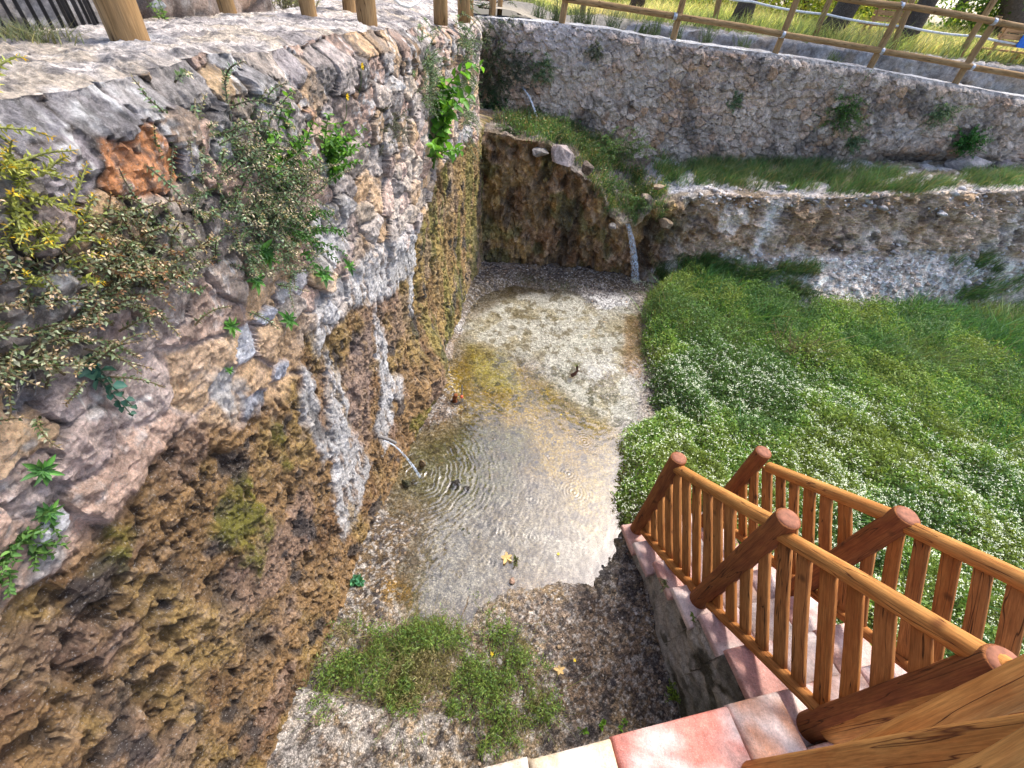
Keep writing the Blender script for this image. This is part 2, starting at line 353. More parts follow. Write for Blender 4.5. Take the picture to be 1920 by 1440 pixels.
fill_ = ss(1.7, 1.1, Yg) * ss(2.42, 2.25, Zg); h = hm * (1 - tu) * (1 - .5 * ss(2.60, 2.70, Zg)) * (1 - .2 * fill_) + ht * tu + (.007 + .010 * (em < .1)) * fbm(Yg * 18, Zg * 18, 70, 5, .65) * (1 - tu) + .010 * fbm(Yg * 55, Zg * 55, 71, 3, .7) + .04 * fbm(Yg * 1.2, Zg * 1.2, 73, 2) * (1 - tu)
h = h + (.006 * fa2 + .005 * fa3) * (1 - tu)
h = h - .12 * ss(4.75, 5.6, Yg) * (1 - tu) - .35 * ss(5.2, 6.2, Yg) * (1 - tu)
topn = .05 * fbm(Yg * 3, Yg * 0, 75, 4) + .02 * fbm(Yg * 12, Yg * 0, 76, 3)
Zp = Zg + topn * ss(2.3, 2.7, Zg) - .07 * ss(1.5, 4.4, Yg) * ss(2.2, 2.7, Zg)
h = h - .07 * ss(2.60, 2.705, Zg) ** 2
P = np.stack([WX + h, Yg, Zp], -1)
# colours
cs = scol[sid]
lich = ss(.03, .16, fbm(Yg * 14, Zg * 14, 80, 4)) * ss(1.9, 2.55, Zg + .25 * ss(1.5, .2, Yg))
cs = mix(cs, c3(.24, .225, .215), .45 * ss(-.06, .16, fbm(Yg * 6, Zg * 6, 81, 4)) * ss(2.1, 2.6, Zg))
cs = mix(cs, c3(.66, .65, .63), .85 * lich * ss(.02, .10, fbm(Yg * 60, Zg * 60, 82, 2, .7))); cs = mix(cs, c3(.10, .095, .09), .7 * ss(2.0, 2.5, Zg) * ss(.06, .16, fbm(Yg * 30 + 5, Zg * 30, 88, 4, .7)))
cs = mix(cs, cs * 1.2, ss(.02, .2, fbm(Yg * 12, Zg * 12, 83, 4))); cs = mix(cs, cs * .75, ss(.05, .22, fbm(Yg * 9, Zg * 9, 84, 4)))
mort = mix(np.broadcast_to(c3(.34, .29, .25), cs.shape), c3(.46, .37, .33), ss(1.6, .9, Yg) * ss(2.35, 2.0, Zg))
mort = mix(mort, c3(.16, .14, .13), ss(2.2, 2.5, Zg) * .7)
cs = mix(mort, cs, ss(.05, .2, em))
cs = mix(cs, c3(.04, .032, .028), ss(.13, .03, em) * np.maximum(ss(-.20, .0, fbm(Yg * 5, Zg * 5, 85, 3)), ss(2.25, 2.4, Zg) * .8) * (1 - .4 * fill_))
pink = ss(1.7, 1.0, Yg) * ss(2.4, 2.1, Zg) * ss(.0, .14, fbm(Yg * 5, Zg * 5, 86, 4)); cs = mix(cs, c3(.54, .43, .38), .6 * pink * np.maximum(ss(.30, .08, em), .35))
blu = .55 * ss(.9, 1.5, Yg) * ss(2.35, 1.9, Zg) * ss(-.05, .12, fbm(Yg * 5, Zg * 3, 87, 4)); cs = mix(cs, c3(.43, .41, .40), .6 * blu)
ct = np.broadcast_to(c3(.33, .195, .08), cs.shape)
ct = mix(ct, c3(.21, .115, .05), ss(-.03, .17, fbm(Yg * 4, Zg * 3, 90, 4))); ct = mix(ct, c3(.36, .23, .08), ss(0, .16, fbm(Yg * 5 + 9, Zg * 2, 91, 4)))
ct = mix(ct, c3(.46, .32, .19), .6 * ss(.08, .2, fbm(Yg * 26, Zg * 18, 92, 5, .7))); ct = mix(ct, c3(.30, .20, .16), .5 * ss(.05, .16, fbm(Yg * 3.3, Zg * 2.5, 93, 4)))
ct = mix(ct, c3(.07, .06, .055), .85 * ss(.12, .2, fbm(Yg * 6, Zg * 4.5, 94, 4))); ct = mix(ct, c3(.05, .035, .025), .8 * np.maximum(pit * .6, pit2))
och = ss(2.2, 3.2, Yg); ct = mix(ct, ct * c3(1.15, 1.22, 1.1), och)
ct = mix(ct, c3(.20, .19, .04), och * .6 * ss(.02, .14, fbm(Yg * 9, Zg * 1.2, 95, 3)))
cs = cs * 1.38 * (.90 + .20 * fv2)[..., None]; cs = cs / np.maximum(1, cs.max(-1, keepdims=True) / .72); ct = ct * (.70 + .20 * fv1 + .24 * fv2)[..., None] * c3(.97, 1.0, 1.08); col = mix(cs, ct, tu)
ry, rz = Yg + .035 * fbm(Yg * 14, Zg * 14, 96, 4) * 2, Zg + .035 * fbm(Yg * 14 + 7, Zg * 14, 97, 4) * 2
def paint(poly, c, k=1.0, soft=.02, bulge=0):
    global col, P
    m = pmask([wl(p) for p in poly], ry, rz, soft) * k; m = m * (.45 + .55 * ss(-.14, .02, fbm(Yg * 22, Zg * 12, 98, 4, .7))); col = mix(col, c3(*c), m)
    if bulge: P[..., 0] += bulge * m
WHT = (.68, .66, .64)
col = mix(col, np.broadcast_to(c3(*WHT), col.shape) * (.85 + .5 * fbm(Yg * 9, Zg * 4, 99, 4))[..., None], .92 * WM)
for q in [[(445, 905), (470, 900), (520, 990), (492, 1090), (455, 1040), (420, 1020), (405, 985)], [(505, 790), (530, 800), (555, 870), (545, 890)], [(190, 990), (240, 985), (230, 1060), (195, 1060)], [(750, 790), (790, 740), (840, 740), (830, 780), (770, 830)], [(460, 900), (480, 910), (500, 960), (490, 970)]]: paint(q, (.17, .16, .02), .8, .03, .012)
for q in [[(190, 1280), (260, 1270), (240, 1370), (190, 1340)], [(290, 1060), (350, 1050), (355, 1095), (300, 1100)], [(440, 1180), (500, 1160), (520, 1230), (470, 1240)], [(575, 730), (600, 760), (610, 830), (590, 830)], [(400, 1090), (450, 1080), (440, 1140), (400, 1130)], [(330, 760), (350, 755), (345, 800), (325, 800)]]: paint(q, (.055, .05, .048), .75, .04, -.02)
for q in [[(505, 1180), (550, 1110), (560, 1140), (520, 1200)], [(640, 690), (690, 600), (695, 690), (690, 840), (660, 830)]]: paint(q, (.36, .27, .23), .6, .04)
wallP = P
wall = empty('stone_wall', (WX, 1.5, 0)); put(wall, 'tall old stone wall with brown tufa crust along the left side of the basin', 'stone wall', None, 'thing')
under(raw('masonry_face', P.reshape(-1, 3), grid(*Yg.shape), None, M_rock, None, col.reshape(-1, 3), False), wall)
def wall_x(y, z):
    i = np.clip(np.searchsorted(ys, y), 0, len(ys) - 1); j = np.clip(np.searchsorted(zs, z), 0, len(zs) - 1); return wallP[i, j, 0]
def on_wall(p, out=.0):
    y, z = wl(p); x = wall_x(y, z)
    v = on(p, 0, float(x) + out); return v
# rounded top of the wall: stones worn into the path
tx = np.concatenate([[0, .012, .03], np.linspace(.04, .55, 64)])
ys2 = ys
Tg, Y2 = np.meshgrid(tx, ys2, indexing='ij')
edge = P[:, -1, 0][None, :]; ez = P[:, -1, 2][None, :]
X2 = edge - Tg
Z2 = ez + .014 * ss(0, .05, Tg) + (2.698 - ez) * ss(.02, .35, Tg) + .022 * fbm(X2 * 7, Y2 * 7, 30, 4) * ss(0, .1, Tg) + .034 * fbm(X2 * 22, Y2 * 22, 31, 5, .75) * ss(0, .02, Tg)
k2 = np.broadcast_to(c3(.68, .61, .55), (*Tg.shape, 3)); k2 = mix(k2, c3(.36, .32, .30), ss(-.02, .15, fbm(X2 * 9, Y2 * 9, 33, 4))); k2 = mix(k2, c3(.60, .50, .38), .8 * ss(.02, .15, fbm(X2 * 6, Y2 * 6, 34, 4)))
k2 = mix(k2, c3(.15, .14, .14), .8 * ss(.10, .2, fbm(X2 * 22, Y2 * 22, 35, 3)))
k2 = mix(k2, c3(.66, .66, .68), np.exp(-((X2 + 1.36) / .10) ** 2 - ((Y2 - 1.45) / .13) ** 2) * .9)
under(raw('wall_top', np.stack([X2, Y2, Z2], -1).reshape(-1, 3), grid(*Tg.shape)[:, ::-1], None, M_tufa, None, k2.reshape(-1, 3)), wall)

# =================================================================== BANK: tufa step, ledge, scree, right-hand bank
FAZ = math.radians(83); FD = np.array([math.sin(FAZ), math.cos(FAZ), 0]); FN = np.array([math.cos(FAZ), -math.sin(FAZ), 0]); FC = np.array([-1.27, 6.30, 0])
def fwy(x): return FC[1] + (x - FC[0]) * math.cos(FAZ) / math.sin(FAZ)
cols = np.array([  # x, base y z, mid y z, lip y z, wall z
    (-1.25, 5.20, -.05, 5.24, .03, 5.30, 1.66, 1.70), (-.85, 5.24, -.05, 5.28, .03, 5.32, 1.65, 1.68), (-.24, 5.32, -.05, 5.36, .03, 5.34, 1.60, 1.62), (.10, 5.38, -.05, 5.42, .05, 5.34, 1.36, 1.55), (.42, 5.42, -.05, 5.44, .05, 5.34, 1.23, 1.45), (.62, 5.42, -.05, 5.44, .05, 5.32, .95, 1.40),
    (.78, 5.42, -.05, 5.46, .05, 5.36, .80, 1.36), (.98, 5.46, -.05, 5.48, .05, 5.40, .80, 1.34), (1.10, 5.42, -.05, 5.46, .08, 5.42, 1.02, 1.33), (1.35, 5.42, .0, 5.50, .20, 5.50, 1.12, 1.32), (1.65, 5.44, .1, 5.55, .35, 5.60, 1.21, 1.33),
    (2.5, 5.40, .2, 5.52, .55, 5.68, 1.27, 1.37), (3.4, 5.05, .2, 5.58, .70, 5.78, 1.35, 1.43), (4.3, 5.30, .2, 5.72, .75, 5.90, 1.48, 1.50), (5.5, 5.75, .2, 6.0, .85, 6.2, 1.56, 1.58), (8, 6.2, .2, 6.4, .8, 6.6, 1.62, 1.64), (13, 6.6, .2, 6.7, .8, 6.85, 1.66, 1.68)])
bx = np.concatenate([np.arange(-1.25, 2.0, .016), np.arange(2.0, 6.0, .022), np.arange(6, 13, .08)])
tt = np.linspace(0, 3.2, 230)
cv = np.stack([np.interp(bx, cols[:, 0], cols[:, i]) for i in range(1, 8)], 1)
Bx, Tt = np.meshgrid(bx, tt, indexing='ij')
wy = fwy(bx) + .12
ky = np.stack([cv[:, 0], cv[:, 2], cv[:, 4], wy, wy + .1], 1); kz = np.stack([cv[:, 1], cv[:, 3], cv[:, 5], cv[:, 6], cv[:, 6]], 1)
i0 = np.minimum(np.floor(Tt).astype(int), 3); fr = Tt - i0; ii = np.arange(len(bx))[:, None]
By = ky[ii, i0] * (1 - fr) + ky[ii, i0 + 1] * fr; Bz = kz[ii, i0] * (1 - fr) + kz[ii, i0 + 1] * fr
P = np.stack([Bx, By, Bz], -1); nn = gnorm(P); nn *= np.sign(nn[..., 2:3] - nn[..., 1:2] * .5 + 1e-6)
cliff = ss(.95, 1.1, Tt) * ss(2.05, 1.9, Tt); left = ss(1.5, 1.2, Bx); scree = ss(1.05, .9, Tt) * (1 - left); ledge = ss(1.95, 2.1, Tt)
u1, v1 = Bx, Bz + By
d = cliff * (.09 * fbm(u1 * 2.2, v1 * 2.2, 110, 3) + .10 * fbm(u1 * 6, v1 * 5, 111, 4) + .075 * fbm(u1 * 18, v1 * 14, 112, 4, .7)) + (1 - cliff) * (.07 * fbm(Bx * 4, By * 4, 113, 4) + .05 * fbm(Bx * 20, By * 20, 114, 4, .7))
fb1, fq1 = facet(u1 * 7 + .3 * fbm(u1 * 5, v1 * 5, 132, 3), v1 * 8, 730); fb2, fq2 = facet(u1 * 20, v1 * 22, 740); d = d + (.045 * fb1 + .02 * fb2) * (.35 + .65 * cliff)
d = d - .05 * cliff * ss(.1, .2, fbm(u1 * 8, v1 * 7, 118, 4)) - .10 * cliff * left * ss(.06, .16, fbm(u1 * 5, v1 * 3.2, 119, 3))
P = P + nn * d[..., None]
tuf = np.broadcast_to(c3(.26, .165, .075), (*Bx.shape, 3)); tuf = mix(tuf, c3(.19, .105, .05), ss(-.03, .14, fbm(u1 * 5, v1 * 4, 120, 4))); tuf = mix(tuf, c3(.40, .26, .10), ss(.0, .14, fbm(u1 * 4, v1 * 2, 121, 4)))
tuf = mix(tuf, c3(.42, .29, .18), .8 * ss(.06, .2, fbm(u1 * 20, v1 * 14, 122, 4))); tuf = mix(tuf, c3(.13, .13, .04), .7 * ss(.02, .14, fbm(u1 * 3 + 7, v1 * 3, 131, 4))); tuf = mix(tuf, c3(.06, .045, .03), .65 * ss(.08, .2, fbm(u1 * 11, v1 * 4, 118, 4)))
tuf = mix(tuf, c3(.11, .075, .045), .9 * ss(.03, .12, fbm(u1 * 5, v1 * 1.0, 123, 3)) * ss(.0, .4, Bx + .2))
gr = np.broadcast_to(c3(.48, .39, .30), (*Bx.shape, 3)); gr = mix(gr, c3(.34, .245, .155), ss(0, .15, fbm(u1 * 4, v1 * 3, 124, 4))); gr = mix(gr, c3(.62, .57, .51), ss(.06, .15, fbm(u1 * 3 + 5, v1 * 2, 125, 4))); gr = mix(gr, c3(.15, .12, .10), .8 * ss(.07, .2, fbm(u1 * 6, v1 * 5, 126, 4)))
gr = mix(gr, c3(.68, .67, .66), np.exp(-((Bx - 2.62) / .10) ** 2) * cliff * .9)
scr = np.broadcast_to(c3(.54, .50, .46), (*Bx.shape, 3)); scr = mix(scr, c3(.36, .31, .27), ss(-.02, .15, fbm(Bx * 6, By * 6, 127, 4))); scr = mix(scr, c3(.70, .69, .68), ss(.06, .15, fbm(Bx * 30, By * 30, 128, 3)))
led = np.broadcast_to(c3(.50, .49, .50), (*Bx.shape, 3)); led = mix(led, c3(.24, .20, .15), ss(-.02, .12, fbm(Bx * 3, By * 4, 129, 4)))
cc = mix(gr, tuf, ss(1.75, 1.35, Bx)); cc = mix(cc, scr, scree); cc = mix(cc, led, ledge)
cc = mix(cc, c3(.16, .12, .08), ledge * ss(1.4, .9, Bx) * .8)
bankP = P
bank = raw('rock_bank', P.reshape(-1, 3), grid(*Bx.shape), None, M_scree, None, (np.minimum(cc * (c3(1, 1, 1) + (c3(1.26, 1.17, 1.06) - 1) * ss(1.4, 1.9, Bx)[..., None]), .8) * (.76 + .26 * fq1 + .24 * fq2)[..., None]).reshape(-1, 3), False); put(bank, kind='structure')
def bank_z(x, t):
    i = np.clip(np.searchsorted(bx, x), 0, len(bx) - 1); j = np.clip(np.searchsorted(tt, t), 0, len(tt) - 1); return bankP[i, j]

# =================================================================== FAR STONE WALL
def fpt(p): v = onp(p, FC, FN); return ((v - FC) @ FD, v[2])
ftop = [fpt(p) for p in [(900, 32), (1000, 40), (1140, 55), (1280, 80), (1460, 103), (1627, 128), (1780, 157), (1920, 183)]]
fu = np.concatenate([np.arange(-.3, 7.2, .0135), np.arange(7.2, 13, .06)]); fz = np.linspace(0, 1, 125)
Ug, Tg = np.meshgrid(fu, fz, indexing='ij')
zt = np.interp(Ug, [q[0] for q in ftop] + [14], [q[1] for q in ftop] + [2.2]) + .012 * fbm(Ug * 8, Ug * 0, 140, 3)
Zg2 = 1.15 + (zt - 1.15) * Tg
FS = poisson(-.5, 13, 1.0, 2.7, lambda x, y: .042 + .03 * ((x * 7.3 + y * 13.1) % 1.0) ** 2, 12000)
sid, hm, em = masonry(Ug, Zg2, FS[:, :2], FS[:, 2], .042, .03, .13)
fcol = np.array([(.44, .38, .33), (.37, .32, .28), (.52, .46, .40), (.50, .37, .28), (.42, .33, .26), (.56, .50, .44), (.48, .34, .23)])[rng.integers(0, 7, len(FS))] * rng.uniform(.8, 1.25, (len(FS), 1))
ff, fv_ = facet(Ug * 26, Zg2 * 28, 750); h = hm + .010 * ff + .026 * fbm(Ug * 18, Zg2 * 18, 141, 4, .6) + .05 * fbm(Ug * 1.5, Zg2 * 2, 142, 3)
h = h - .05 * ss(.9, 1, Tg) ** 3
cap = ss(.965, .985, Tg)
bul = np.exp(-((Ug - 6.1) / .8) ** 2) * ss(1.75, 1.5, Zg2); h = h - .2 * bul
kc = mix(np.broadcast_to(c3(.36, .33, .31), (*Ug.shape, 3)), fcol[sid], ss(.08, .3, em)); kc = mix(kc, c3(.07, .06, .06), ss(.10, 0, em) * .75 * ss(-.06, .12, fbm(Ug * 4, Zg2 * 4, 143, 3)))
kc = mix(kc, c3(.64, .57, .50), .55 * ss(-.04, .12, fbm(Ug * 3.1 + 3, Zg2 * 3.1, 147, 4))); kc = mix(kc, c3(.60, .57, .53), .5 * ss(.0, .16, fbm(Ug * 2.2, Zg2 * 2.2, 144, 4)) * ss(3.9, 2.0, Ug)); kc = mix(kc, c3(.15, .14, .13), .7 * ss(.08, .2, fbm(Ug * 4, Zg2 * 3, 145, 4)))
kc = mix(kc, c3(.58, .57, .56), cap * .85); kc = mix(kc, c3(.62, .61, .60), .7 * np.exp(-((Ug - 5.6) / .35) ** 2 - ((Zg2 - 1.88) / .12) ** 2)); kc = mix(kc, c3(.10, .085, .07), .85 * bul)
kc = mix(kc, c3(.55, .56, .60), .6 * np.exp(-((Ug - .9) / .7) ** 2) * ss(2.0, 2.45, Zg2))
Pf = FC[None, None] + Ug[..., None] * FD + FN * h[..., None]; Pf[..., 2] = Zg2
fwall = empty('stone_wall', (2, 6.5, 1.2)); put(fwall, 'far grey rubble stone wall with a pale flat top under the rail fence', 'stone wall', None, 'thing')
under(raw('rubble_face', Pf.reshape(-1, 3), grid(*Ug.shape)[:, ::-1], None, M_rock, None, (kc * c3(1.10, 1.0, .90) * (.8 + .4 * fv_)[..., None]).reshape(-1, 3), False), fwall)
Uc, Tc = np.meshgrid(fu, np.linspace(0, 1, 14), indexing='ij'); i_ = np.arange(len(fu))
Pc = Pf[:, -1][:, None, :] - FN * (Tc[..., None] * .42); Pc[..., 2] += .02 * fbm(Uc * 9, Tc * 4, 150, 3) * ss(0, .2, Tc)
kk = mix(np.broadcast_to(c3(.60, .59, .58), (*Uc.shape, 3)), c3(.42, .39, .37), ss(0, .15, fbm(Uc * 6, Tc * 3, 151, 4)))
under(raw('wall_coping', Pc.reshape(-1, 3), grid(*Uc.shape)[:, ::-1], None, M_rock, None, kk.reshape(-1, 3)), fwall)
def on_far(p, out=0.0): return onp(p, FC + FN * out, FN)
# =================================================================== BASIN FLOOR AND POOL
fx = np.arange(-1.32, 1.75, .0085); fy = np.arange(-.6, 5.6, .0088)
Fx, Fy = np.meshgrid(fx, fy, indexing='ij')
fwx, fwy_ = Fx + .12 * fbm(Fx * 4, Fy * 4, 200, 4), Fy + .12 * fbm(Fx * 4 + 9, Fy * 4, 201, 4)
def fp(*ps): return [fl(p) for p in ps]
POOL = fp((800, 985), (775, 1060), (765, 1120), (790, 1150), (860, 1160), (900, 1125), (960, 1085), (1020, 1085), (1090, 1075), (1140, 1030), (1160, 960), (1150, 880), (1180, 800), (1200, 700), (1200, 620), (1190, 575), (1130, 590), (1060, 545), (980, 530), (900, 560), (870, 620), (850, 680), (880, 740), (900, 770), (850, 790), (780, 820), (730, 850), (715, 900), (740, 950))
dep = pmask(POOL, fwx, fwy_, .17)
shallow = pmask(fp((860, 600), (1000, 540), (1190, 570), (1205, 760), (1060, 690), (950, 660), (870, 680)), fwx, fwy_, .15)
Fz = .022 - .050 * dep + .030 * dep * shallow + .034 * fbm(Fx * 8, Fy * 8, 202, 4, .6) + .016 * fbm(Fx * 30, Fy * 30, 203, 3) + .018 * (fbm(Fx * 75, Fy * 75, 204, 3, .6)) * (1 - .6 * dep)
drift = pmask(fp((880, 500), (1160, 500), (1180, 550), (1050, 545), (950, 540), (880, 560)), fwx, fwy_, .1); Fz += .05 * drift
slab = pmask(fp((480, 1450), (560, 1290), (700, 1330), (860, 1350), (860, 1470), (600, 1500)), Fx + .02 * fbm(Fx * 30, Fy * 30, 205, 3), Fy, .012); Fz += .07 * slab
Fz += .05 * ss(-.85, -1.05, Fx); Fz += .022 * ss(.35, .05, dep)
fc = np.broadcast_to(c3(.40, .31, .235), (*Fx.shape, 3))
fc = mix(fc, c3(.24, .165, .11), ss(-.04, .14, fbm(Fx * 6, Fy * 6, 210, 4))); fc = mix(fc, c3(.50, .36, .20), .6 * ss(.02, .16, fbm(Fx * 5 + 4, Fy * 5, 211, 4)))
def zone(ps, c, k=1., soft=.08):
    global fc; fc = mix(fc, c3(*c), pmask(fp(*ps), fwx, fwy_, soft) * k)
zone([(770, 1150), (800, 960), (900, 900), (1150, 880), (1160, 1000), (1130, 1080), (960, 1080), (880, 1150)], (.42, .39, .32), .9, .15)
zone([(835, 700), (900, 630), (1010, 700), (1150, 790), (1165, 900), (1110, 930), (980, 870), (880, 790), (845, 750)], (.46, .30, .02), 1, .12)
zone([(1060, 860), (1165, 820), (1170, 960), (1120, 1010), (1060, 950)], (.45, .32, .05), .8, .10)
zone([(890, 790), (985, 800), (1010, 870), (900, 860), (800, 840)], (.17, .17, .05), .8, .10)
zone([(870, 640), (960, 660), (980, 730), (890, 720)], (.50, .42, .09), .9, .10)
zone([(850, 620), (960, 540), (1190, 560), (1205, 800), (1100, 770), (1000, 680), (900, 650)], (.86, .84, .80), .95, .16)
zone([(1170, 590), (1205, 590), (1205, 720), (1170, 700)], (.45, .26, .09), .8, .06)
zone([(870, 520), (1180, 520), (1190, 560), (1000, 545), (900, 575), (865, 600)], (.17, .13, .08), .9, .12)
zone([(760, 830), (900, 790), (980, 850), (970, 930), (830, 950), (740, 930)], (.20, .19, .08), .9, .15)
zone([(690, 900), (790, 960), (770, 1130), (640, 1180), (660, 1000)], (.22, .15, .08), .85, .12)
zone([(725, 1085), (785, 1090), (780, 1140), (720, 1140)], (.33, .19, .04), .9, .05)
zone([(1000, 1180), (1200, 1120), (1250, 1300), (1100, 1330)], (.33, .23, .15), .7, .15)
fc = mix(fc, c3(.66, .62, .57), .7 * ss(.06, .13, fbm(Fx * 60, Fy * 60, 212, 2)) * (1 - .6 * dep)); fc = mix(fc, c3(.06, .05, .05), .8 * ss(.10, .17, fbm(Fx * 45, Fy * 45, 213, 3)) * (1 - .85 * dep)); fc = mix(fc, c3(.10, .085, .05), .8 * ss(.13, .19, fbm(Fx * 14, Fy * 14, 216, 4)) * dep * (1 - shallow))
fc = mix(fc, c3(.07, .06, .065), .75 * ss(.08, .16, fbm(Fx * 10, Fy * 10, 214, 5, .75)) * (1 - dep)); fc = mix(fc, fc * c3(.75, .68, .52), .8 * ss(.0, .14, fbm(Fx * 5, Fy * 5, 217, 4, .6)) * dep); fc = mix(fc, c3(.20, .15, .06), .7 * ss(.05, .15, fbm(Fx * 10 + 3, Fy * 10, 218, 4, .65)) * dep); fc = fc * (.80 + .02 * dep)[..., None]
fc = mix(fc, c3(.58, .54, .50), .55 * slab * ss(-.1, .1, fbm(Fx * 20, Fy * 20, 215, 3)))
floorP = Fz
fo = raw('basin_floor', np.stack([Fx, Fy, Fz], -1).reshape(-1, 3), grid(*Fx.shape), None, M_gravel, None, fc.reshape(-1, 3)); put(fo, kind='structure')
def floor_z(x, y): return float(Fz[np.clip(np.searchsorted(fx, x), 0, len(fx) - 1), np.clip(np.searchsorted(fy, y), 0, len(fy) - 1)])
wx = np.arange(-1.25, 1.5, .0085); wy_ = np.arange(.45, 5.5, .0085); Wx, Wy = np.meshgrid(wx, wy_, indexing='ij')
Wz = np.full(Wx.shape, .018) + .0016 * fbm(Wx * 22, Wy * 22, 220, 3)
def rings(p, amp, wl_, dec, s=1.0):
    global Wz; x, y = fl(p); r = np.hypot(Wx - x, Wy - y) + .015 * fbm(Wx * 9, Wy * 9, 221, 3) * s; Wz = Wz + amp * np.sin(r * 2 * math.pi / wl_) * np.exp(-r / dec)
rings((785, 890), .0026, .042, .40, 6); rings((790, 893), .0020, .026, .5, 8); rings((1190, 528), .002, .04, .4, 3)
for p, a_, d_ in [((890, 1118), .0022, .05), ((858, 1080), .002, .06), ((915, 1055), .002, .05), ((945, 1000), .0018, .06), ((1065, 890), .002, .06), ((1075, 925), .002, .07), ((1000, 940), .0014, .06), ((1095, 830), .002, .05), ((920, 870), .0014, .06), ((1000, 1010), .0016, .06)]: rings(p, a_, .026, d_, .6)
Wz = Wz + .0035 * ss(.9, .0, np.hypot(Wx - fl((880, 985))[0], Wy - fl((880, 985))[1])) * fbm(Wx * 38, Wy * 30, 222, 3)
wo = raw('pool_water', np.stack([Wx, Wy, Wz], -1).reshape(-1, 3), grid(*Wx.shape), None, M_water); put(wo, kind='structure')

# =================================================================== GROUND OF THE GREEN BED, UPPER GROUND, PATH
EDG = [(.45, 1.45), (1.2, 1.1), (1.68, .93), (1.88, .90), (2.3, .91), (2.6, 1.0), (2.88, 1.22), (3.6, 1.26), (4.5, 1.27), (5.0, 1.36), (5.4, 1.7), (6, 2.2)]
def edge_x(y): return np.interp(y, [q[0] for q in EDG], [q[1] for q in EDG])
gx = np.concatenate([np.arange(.7, 6, .04), np.arange(6, 14, .2)]); gy = np.arange(-2.5, 7.2, .04); Gx, Gy = np.meshgrid(gx, gy, indexing='ij')
def bed_h(x, y): k_ = ss(-.08, .15, x - edge_x(y)); return -.14 + .21 * k_ + (.11 * ss(3.2, 5.5, y + .15 * x) + .10 * fbm(np.asarray(x) * 1.3, np.asarray(y) * 1.3, 230, 3)) * k_
Gz = bed_h(Gx, Gy) + .03 * fbm(Gx * 12, Gy * 12, 231, 3)
gcx = mix(np.broadcast_to(c3(.10, .09, .05), (*Gx.shape, 3)), c3(.20, .16, .10), ss(0, .15, fbm(Gx * 4, Gy * 4, 232, 4)))
put(raw('bed_ground', np.stack([Gx, Gy, Gz], -1).reshape(-1, 3), grid(*Gx.shape), None, M_soil, None, gcx.reshape(-1, 3)), kind='structure')
def up_h(x, y):
    x = np.asarray(x, float); y = np.asarray(y, float)
    l = 2.692 - .05 * ss(-1.3, -2.4, x) - .03 * ss(3, 6, y); b = 2.24 + .38 * ss(8.44, 8.56, y - .05 * (x - .55)) + .05 * ss(9.2, 13, y)
    b = np.where(x < .6, b + (2.58 - b) * ss(.6, -.3, x), b)
    return np.where(x < -1.0, l, b + (l - b) * ss(-.6, -1.0, x)) + .25 * ss(14, 40, y) * ss(0, 6, x)
hx = np.concatenate([[-160, -80, -40, -20, -12], np.arange(-8, 13, .12), [16, 22, 35, 60, 100, 160]]); hy = np.concatenate([[-60, -30, -10, -5], np.arange(-3, 16, .12), [18, 22, 28, 40, 70, 130, 260]])
Hx, Hy = np.meshgrid(hx, hy, indexing='ij'); Hz = up_h(Hx, Hy) - .015 + .03 * fbm(Hx * 3, Hy * 3, 240, 3)
Qh = grid(*Hx.shape); cxq = Hx.ravel()[Qh].mean(1); cyq = Hy.ravel()[Qh].mean(1)
keep = ~((cxq > -1.45) & (cyq < fwy(cxq) + .30)); 
hc = mix(np.broadcast_to(c3(.42, .36, .27), (*Hx.shape, 3)), c3(.22, .20, .10), ss(-.05, .12, fbm(Hx * .8, Hy * .8, 241, 4)) * ss(0, 2, Hx)); hc = mix(hc, c3(.16, .17, .07), ss(12, 18, Hy))
put(raw('upper_ground', np.stack([Hx, Hy, Hz], -1).reshape(-1, 3), Qh[keep], None, M_soil, None, hc.reshape(-1, 3)), kind='structure')
px_ = np.arange(-4.2, -1.3, .018); py_ = np.concatenate([np.arange(-.6, 4.5, .02), np.arange(4.5, 9, .05)]); Px, Py = np.meshgrid(px_, py_, indexing='ij')
Pz = up_h(Px, Py) + .015 * fbm(Px * 6, Py * 6, 242, 4) + .022 * fbm(Px * 32, Py * 32, 243, 4, .7)
pc = mix(np.broadcast_to(c3(.70, .63, .56), (*Px.shape, 3)), c3(.34, .29, .25), ss(-.03, .15, fbm(Px * 8, Py * 8, 244, 4))); pc = mix(pc, c3(.60, .48, .34), .7 * ss(.03, .15, fbm(Px * 5, Py * 5, 245, 4))); pc = mix(pc, c3(.14, .13, .13), .8 * ss(.12, .2, fbm(Px * 24, Py * 24, 246, 3)))
pc = mix(pc, c3(.68, .68, .70), np.exp(-((Px + 1.38) / .11) ** 2 - ((Py - 1.45) / .13) ** 2) * .9)
put(raw('path', np.stack([Px, Py, Pz], -1).reshape(-1, 3), grid(*Px.shape), None, M_gravel, None, pc.reshape(-1, 3)), kind='structure')

